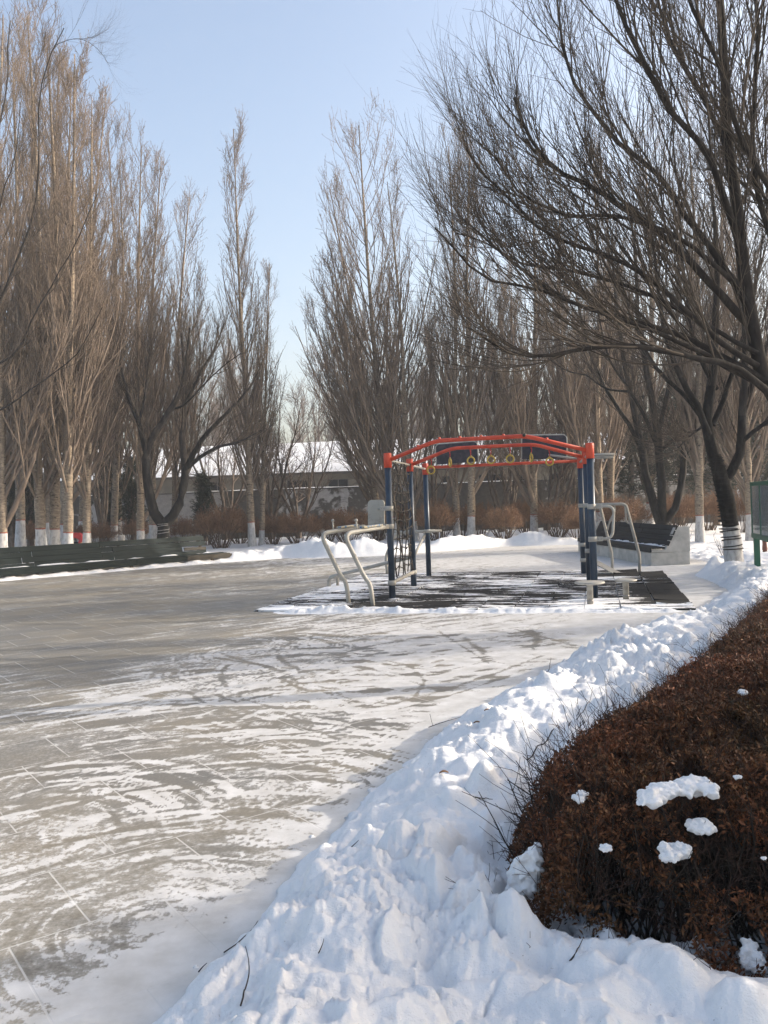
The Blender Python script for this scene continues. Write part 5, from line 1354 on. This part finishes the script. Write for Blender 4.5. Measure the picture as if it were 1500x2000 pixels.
def hedge_top(x, y):
    d = -sdf_poly(x, y, HEDGE) + .11 * fbm(x * 3.5, y * 3.5, 101, 3)
    z = .745 + .12 * fbm(x * 1.1, y * 1.1, 103, 3) + .10 * fbm(x * 3.7, y * 3.7, 104, 3) + .03 * fbm(x * 17, y * 17, 105, 2)
    return z * (1 - .78 * np.exp(-np.maximum(d, 0) / .16)) , d
hd = empty('hedge', (2.4, 5.4, 0))
tag(hd, 'long low clipped hedge of withered brown leaves in the right foreground', 'hedge')
HO = np.array([2.4, 5.4, 0])
def hedge_pts(n, x0, x1, y0, y1):
    x = rng.uniform(x0, x1, n); y = rng.uniform(y0, y1, n)
    z, d = hedge_top(x, y); k = d > -.02
    return x[k], y[k], z[k], d[k]
def leaves(n, y0, y1, size, x1=6.9, dens_edge=True):
    x, y, z, d = hedge_pts(n, .3, x1, y0, y1)
    vis = (x < .47 * y + 1.1)
    x, y, z, d = x[vis], y[vis], z[vis], d[vis]
    dep = rng.random(len(x)) ** 2 * .22
    zz = z - dep + rng.normal(0, .012, len(x))
    ed = d < np.where(y < 3.6, .30, .20)                                   # the sides: leaves down to the ground's edge
    zz = np.where(ed & (rng.random(len(x)) < .72), z * (.28 + .72 * rng.random(len(x)) ** .9) + .02, zz)
    zz = np.maximum(zz, .09)
    gap = fbm(x * 9 + zz * 5, y * 9 + zz * 7, 107, 3) + .25 * rng.random(len(x)) + .10 * (zz < .26)
    kg = gap < .27; x, y, zz = x[kg], y[kg], zz[kg]
    c_ = np.stack([x, y, zz], -1); m__ = len(c_)
    u_ = unit(rng.normal(0, 1, (m__, 3)) + np.array([0, 0, .5])); w_ = unit(np.cross(u_, rng.normal(0, 1, (m__, 3))))
    s_ = size * rng.uniform(.4, 1.45, m__)[:, None]
    nrm_ = np.cross(u_, w_)
    Q = np.stack([c_ - u_ * s_, c_ + w_ * s_ * .36 + nrm_ * s_ * .15, c_ + u_ * s_, c_ - w_ * s_ * .36 + nrm_ * s_ * .15], 1).reshape(-1, 3)
    return Q
Q = np.concatenate([leaves(420000, 2.3, 4.4, .0112, 3.3), leaves(300000, 4.2, 7.0, .0145, 4.6), leaves(120000, 6.8, 12.8, .021, 8.2)]) - HO
link('foliage', np_mesh('foliage', Q, np.arange(len(Q)).reshape(-1, 4), [m_l], smooth=False), hd)
x, y, z, d = hedge_pts(30000, .3, 5.2, 2.3, 9.5)
k = x < .47 * y + 1.0; x, y, z, d = x[k], y[k], z[k], d[k]
S = np.stack([x, y, np.maximum(z - rng.uniform(.06, .2, len(x)), .08)], -1)
g_ = np.stack([x - 2.6, y - 5.6, np.zeros(len(x))], -1)
outw = np.zeros((len(x), 3)); e_ = .03
outw[:, 0] = (sdf_poly(x + e_, y, HEDGE) - sdf_poly(x - e_, y, HEDGE)) / (2 * e_); outw[:, 1] = (sdf_poly(x, y + e_, HEDGE) - sdf_poly(x, y - e_, HEDGE)) / (2 * e_)
edge_w = np.exp(-np.maximum(d, 0) / .18)[:, None]
P, R = grow(S, np.array([0, 0, 1.0]) * (1.15 - edge_w) + outw * edge_w * .8 + rng.normal(0, .55, (len(x), 3)), rng.uniform(.06, .19, len(x)) , rng.uniform(.0011, .0022, len(x)), 5, .06, .13, .5)
S2, D2, t2, r2_, i2 = spawn(P, R, 3, .25, 1.0, 25, 60); P2_, R2_ = grow(S2, D2, rng.uniform(.03, .09, len(t2)), np.full(len(t2), .0011), 3, .05, .15, .7)
# a few long whips that stick out of the clipped side towards the snow
nW = 36; iw = rng.choice(np.where((d < .12) & (y < 6.5))[0], nW)
P3_, R3_ = grow(S[iw] + rng.normal(0, .02, (nW, 3)), outw[iw] * .9 + rng.normal(0, .35, (nW, 3)) + np.array([0, 0, .45]), rng.uniform(.16, .38, nW), np.full(nW, .0019), 7, .03, .10, .4)
S4, D4, t4, r4_, i4 = spawn(P3_, R3_, 5, .3, 1.0, 30, 60); P4_, R4_ = grow(S4, D4, rng.uniform(.03, .10, len(t4)), np.full(len(t4), .0012), 3, .05, .12, .6)
V, Fq, mi = join_tubes([(*tubes(P, R, 3), 0), (*tubes(P2_, R2_, 3), 0), (*tubes(P3_, R3_, 4), 0), (*tubes(P4_, R4_, 3), 0)])
link('twigs', np_mesh('twigs', V - HO, Fq, [HTWIG]), hd)
x = np.concatenate([rng.uniform(.3, 6.5, 4500), rng.uniform(.3, 3.2, 3500)]); y = np.concatenate([rng.uniform(2.3, 9.5, 4500), rng.uniform(2.3, 4.0, 3500)]); dd_ = -sdf_poly(x, y, HEDGE); k = (dd_ > .20) & (x < .47 * y + 1.0); x, y = x[k], y[k]; n_ = len(x)
P, R = grow(np.stack([x, y, np.full(n_, .02)], -1), rng.normal(0, .28, (n_, 3)) + np.array([0, 0, 1]), rng.uniform(.35, .62, n_), rng.uniform(.003, .0065, n_), 6, .03, .12, .35)
S2, D2, t2, r2_, i2 = spawn(P, R, 4, .3, 1.0, 20, 50); P2_, R2_ = grow(S2, D2, rng.uniform(.12, .3, len(t2)), np.minimum(r2_ * .7, .003), 4, .05, .12, .5)
V, Fq, mi = join_tubes([(*tubes(P, R, 5), 0), (*tubes(P2_, R2_, 3), 0)])
link('stems', np_mesh('stems', V - HO, Fq, [HSTEM]), hd)

# snow lying on and against the hedge
def snow_lump(pts, label, seed, group='lumps of snow caught on the hedge'):
    """an irregular lump of snow: overlapping knobbly mounds (x, y, z, rx, ry, rz) fused into one skin"""
    import bmesh
    bm = bmesh.new()
    for q, (x, y, z, a, b_, c) in enumerate(pts):
        flat = .62 if z > .5 else 1.0
        bmesh.ops.create_icosphere(bm, subdivisions=4, radius=1.0, matrix=Matrix.Translation((x, y, z + (c * .10 if z > .5 else 0))) @ Matrix.Rotation(seed * 1.3 + q * 2.1, 4, 'Z') @ Matrix.Diagonal((a * 1.08, b_ * 1.25, c * flat, 1)))
    ctr = Vector((sum(p[0] for p in pts) / len(pts), sum(p[1] for p in pts) / len(pts), min(p[2] - p[5] for p in pts)))
    co = np.array([v_.co[:] for v_ in bm.verts]); sc_ = 1 / max(max(p[3], p[4]) for p in pts); L_ = 1 / sc_
    bm.normal_update()
    d1 = fbm(co[:, 0] * sc_ * 1.4 + seed * 3.1, co[:, 1] * sc_ * 1.4 + co[:, 2] * sc_ * 1.9, seed, 2)
    d2 = fbm(co[:, 0] * sc_ * 4.1, co[:, 1] * sc_ * 4.1 + co[:, 2] * sc_ * 5, seed + 40, 3)
    for v_, f, g_ in zip(bm.verts, d1, d2): v_.co += v_.normal * (float(f) * .46 + float(g_) * .42) * L_ * .7
    me = bpy.data.meshes.new('snow_clump')
    bmesh.ops.translate(bm, verts=bm.verts[:], vec=-ctr); bm.to_mesh(me); bm.free(); me.materials.append(SNOW)
    o = link('snow_clump', me); o.location = ctr
    rm = o.modifiers.new('fuse', 'REMESH'); rm.mode = 'VOXEL'; rm.voxel_size = max(L_ * .06, .0012); rm.use_smooth_shade = True
    sm_ = o.modifiers.new('soften', 'SMOOTH'); sm_.factor = .5; sm_.iterations = 1
    return tag(o, label, 'snow', group)
def on_hedge(px, py, z):
    x, y = gp(px, py, z); return x, y
HZ = [.66]
def settle(px, py, sink=.0):
    """the hedge's own height under a photo pixel"""
    z = .66
    for _ in range(8):
        x, y = gp(px, py, z); z = .5 * z + .5 * (float(hedge_top(np.array([x]), np.array([y]))[0][0]) - sink)
    HZ[0] = z
def blob(px, py, z, w_, h_, d_=None):
    """blob centred on a photo pixel at height z; sizes in photo pixels"""
    if z > .5: z = HZ[0]
    x, y = gp(px, py, z); k = y / F
    g_ = 1.22 if z > .5 else 1.0
    return (x, y, z + (.020 if z > .5 else 0), w_ * k / 2 * g_, (d_ or w_) * k / 2 * .8 * g_, h_ * k / 2 * g_)
settle(1362, 1556, -.02)
snow_lump([blob(1268, 1574, .66, 52, 34, 44), blob(1296, 1562, .675, 52, 40, 44), blob(1252, 1582, .65, 22, 14), blob(1338, 1554, .68, 44, 34, 40), blob(1362, 1548, .68, 56, 42, 44), blob(1384, 1560, .665, 30, 26), blob(1397, 1562, .66, 12, 9)], 'largest double lump of snow lying on top of the hedge', 1)
settle(1370, 1634)
snow_lump([blob(1370, 1629, .65, 44, 26, 40)], 'smooth domed snow lump below the largest one on the hedge', 2)
settle(1313, 1670)
snow_lump([blob(1300, 1664, .63, 30, 30), blob(1325, 1660, .64, 42, 34, 36), blob(1310, 1672, .62, 40, 20)], 'block of snow with twigs across it, lowest on the hedge', 3)
settle(1183, 1660)
snow_lump([blob(1183, 1657, .58, 24, 13)], 'small flat dab of snow low on the left of the hedge', 4)
settle(1138, 1572)
snow_lump([blob(1138, 1566, .55, 20, 22), blob(1124, 1569, .54, 12, 14), blob(1133, 1574, .54, 18, 14)], 'small double snow lump near the left side of the hedge', 5)
settle(1451, 1366)
snow_lump([blob(1451, 1363, .70, 15, 13)], 'small round snow lump far up on the reddish part of the hedge', 6)
settle(1441, 1532)
snow_lump([blob(1441, 1530, .70, 13, 10)], 'tiny snow dab right of the largest lump on the hedge', 7)
settle(1492, 1692)
snow_lump([blob(1492, 1690, .64, 10, 8)], 'tiny snow dab at the right edge of the photo on the hedge', 8)
snow_lump([blob(1050, 1662, .36, 26, 40, 24), blob(1043, 1678, .34, 38, 54, 30), blob(1030, 1698, .31, 58, 64, 40), blob(1018, 1718, .27, 66, 66, 44), blob(1042, 1724, .26, 50, 60, 36), blob(1010, 1744, .22, 44, 44, 36)], 'pointed slab of snow leaning on the left corner of the hedge', 9)
snow_lump([blob(1462, 1862, .20, 40, 60, 24), blob(1474, 1878, .18, 40, 46, 26), blob(1448, 1880, .15, 40, 50, 24)], 'upright chunk of snow at the foot of the hedge by the right edge', 10, 'chunks of snow at the foot of the hedge')
snow_lump([blob(1185, 1815, .12, 34, 30), blob(1150, 1822, .10, 60, 34), blob(1200, 1830, .08, 30, 26)], 'low rounded chunk of snow at the front foot of the hedge', 11, 'chunks of snow at the foot of the hedge')
snow_lump([blob(1365, 1850, .14, 50, 30), blob(1330, 1862, .12, 70, 34), blob(1385, 1866, .10, 50, 34)], 'long lip of snow at the foot of the hedge, left of the upright chunk', 12, 'chunks of snow at the foot of the hedge')

# ------------------------------------------------------------------ twigs dropped on the snow
def ground_z(x, y):
    h, _, _ = terrain(np.array([x]), np.array([y])); return max(float(h[0]), 0.0)
DROP = simple('dropped_twig', (.022, .016, .013), (.06, .045, .035), 9, .8)
def twig(p0, p1, r_, label, up0=.01, up1=.02, z0=.2, forks=0):
    a = gp(*p0, z0); b_ = gp(*p1, z0)
    for _ in range(3):
        a = gp(*p0, ground_z(*a)); b_ = gp(*p1, ground_z(*b_))
    A_ = Vector((*a, ground_z(*a) + up0)); B_ = Vector((*b_, ground_z(*b_) + up1)); sd_ = (B_ - A_).cross(Vector((0, 0, 1)))
    pts = []
    wob = [rnd.uniform(-.012, .012) for _ in range(5)]
    for k in range(25):
        f = k / 24; p = A_.lerp(B_, f) + sd_ * (.06 * math.sin(f * 3.1) + float(np.interp(f, np.linspace(0, 1, 5), wob)))
        p.z = max(p.z, ground_z(p.x, p.y) + r_ * .9); pts.append(p)
    r_ *= .68
    sp = smooth_path(pts, 2)
    m_ = MB().tube(sp, r_, 6, rr=list(np.linspace(r_, r_ * .4, len(sp))))
    for k in range(forks):
        i = rnd.randrange(5, len(sp) - 2); d = (sp[i + 1] - sp[i]).normalized() + Vector((rnd.uniform(-.8, .8), rnd.uniform(-.8, .8), .5))
        m_.tube([sp[i], sp[i] + d * .05, sp[i] + d * .10 + Vector((0, 0, .01))], r_ * .5, 5)
    return tag(m_.build('fallen_twig', DROP), label, 'twig', 'twigs dropped on the snow bank')
twig((1027, 1482), (1158, 1345), .0052, 'long curved twig lying across the snow bank beside the hedge', forks=2)
twig((470, 1970), (482, 1878), .0042, 'straight dark twig standing out of the snow near the bottom of the photo', up1=.05)
twig((436, 1846), (504, 1788), .004, 'thin twig at the foot of the snow bank, lower left')
twig((1040, 1327), (1074, 1300), .0055, 'short forked twig on the far crest of the snow bank', forks=1, up1=.05)
twig((928, 1562), (962, 1548), .005, 'stubby twig end beside the left tips of the hedge', up1=.01)
twig((838, 1423), (900, 1412), .004, 'thin twig lying at the edge of the paving', forks=1)
twig((685, 1658), (701, 1650), .004, 'tiny dark twig stub on the middle of the snow bank')
twig((1128, 1385), (1130, 1376), .004, 'twig stub poking up right of the long curved twig', up1=.05)
twig((622, 1860), (633, 1846), .003, 'tiny twig low on the smooth snow of the bank')
twig((388, 1893), (404, 1886), .004, 'dark twig fragment at the bank edge, bottom left')
twig((1112, 1860), (1138, 1846), .004, 'twig fragment on the snow before the hedge')
LEAF = simple('fallen_leaf_brown', (.16, .08, .035), (.26, .14, .06), 20, .8)
for p, lab in [((932, 1420), 'curled brown leaf on the crest of the snow bank'), ((952, 1384), 'brown leaf at the edge between paving and bank'), ((868, 1540), 'small brown leaf on the shaded side of the snow bank')]:
    a = gp(*p, .2)
    for _ in range(4): a = gp(*p, ground_z(*a))
    z = ground_z(*a); m_ = MB(); vs = []
    for k in range(7):
        f = k / 6; w__ = .012 * math.sin(math.pi * min(max(f, .04), .97)) 
        for s_ in (-1, 0, 1): vs.append((a[0] + (f - .5) * .045, a[1] + s_ * w__, z + .006 + abs(s_) * .006 + .007 * math.sin(f * 3)))
    m_.add(vs, [(k * 3 + j, k * 3 + j + 1, k * 3 + 4 + j, k * 3 + 3 + j) for k in range(6) for j in (0, 1)], 0, True)
    o = m_.build('fallen_leaf', LEAF); sol = o.modifiers.new('thickness', 'SOLIDIFY'); sol.thickness = .0012
    tag(o, lab, 'leaf', 'brown leaves on the snow')

# ------------------------------------------------------------------ small things among the left trees
bx = base_at(147, 33.0)
bag = empty('bag', bx + Vector((0, 0, .12))); bag.scale = (1.15, 1.15, 1.15); tag(bag, 'red, black and tan bag lying in the snow behind the long bench', 'bag')
m_ = MB()
hood = [(-.30, .52), (-.26, .66), (-.05, .70), (.18, .68), (.30, .58), (.30, .42), (.24, .30), (.16, .32), (.20, .46), (.08, .52), (-.12, .50), (-.2, .44)]
for y in (-.16, .16): pass
n_ = len(hood); vs = [(x, y * (.9 if k in (0, 1) else 1), z) for y in (-.17, .17) for k, (x, z) in enumerate(hood)]
m_.add(vs, [list(range(n_)), list(range(2 * n_ - 1, n_ - 1, -1))] + [(k, n_ + k, n_ + (k + 1) % n_, (k + 1) % n_) for k in range(n_)])
o = m_.build('red_hood', simple('red_fabric', (.45, .02, .02), (.62, .05, .05), 6, .6), bag); bv = o.modifiers.new('soft', 'BEVEL'); bv.width = .03; bv.segments = 3
m_ = MB().box((-.06, 0, .22), (.42, .30, .34), bev=.07); m_.build('body', BLACK, bag)
MB().box((.20, -.02, .24), (.12, .28, .32), M=Matrix.Translation((.20, -.02, .22)) @ Matrix.Rotation(.25, 4, 'Y'), bev=.04).build('tan_flap', simple('tan_fabric', (.55, .36, .16), (.65, .45, .22), 8, .8), bag)
sp0 = base_at(236, 38); tag(MB().lathe([(.001, .62), (.19, .62), (.20, .60), (.21, .2), (.24, -.1)], sp0, 14).build('tree_stump', [WHITEWASH]), 'short whitewashed tree stump right of the slim lone poplar', 'stump')

# ------------------------------------------------------------------ frosty air
hz = bpy.data.materials.new('haze'); hz.use_nodes = True; t = hz.node_tree
for n_ in list(t.nodes):
    if n_.type == 'BSDF_PRINCIPLED': t.nodes.remove(n_)
pv = N(t, 'ShaderNodeVolumePrincipled'); pv.inputs['Color'].default_value = (.92, .95, 1, 1); pv.inputs['Density'].default_value = .0014; pv.inputs['Anisotropy'].default_value = .0
L(t, pv.outputs[0], t.nodes['Material Output'].inputs['Volume'])
hb_ = MB().box((0, 0, 20), (480, 480, 42.2)).build('haze', hz); tag(hb_, kind='stuff')

# unseen low firs, added on the right only to shade the near snow bank
for x, y, h, w_ in [(4.1, 2.0, 2.1, 1.0), (4.7, 3.1, 2.3, 1.1), (5.1, 4.1, 2.2, 1.1), (3.9, 1.1, 2.0, 1.0)]:
    root = evergreen(750, 40, h, w_, 'unseen low fir added outside the right edge to shade the near snow bank', 1); root.location = (x, y, 0); root['group'] = 'unseen firs added for shade'
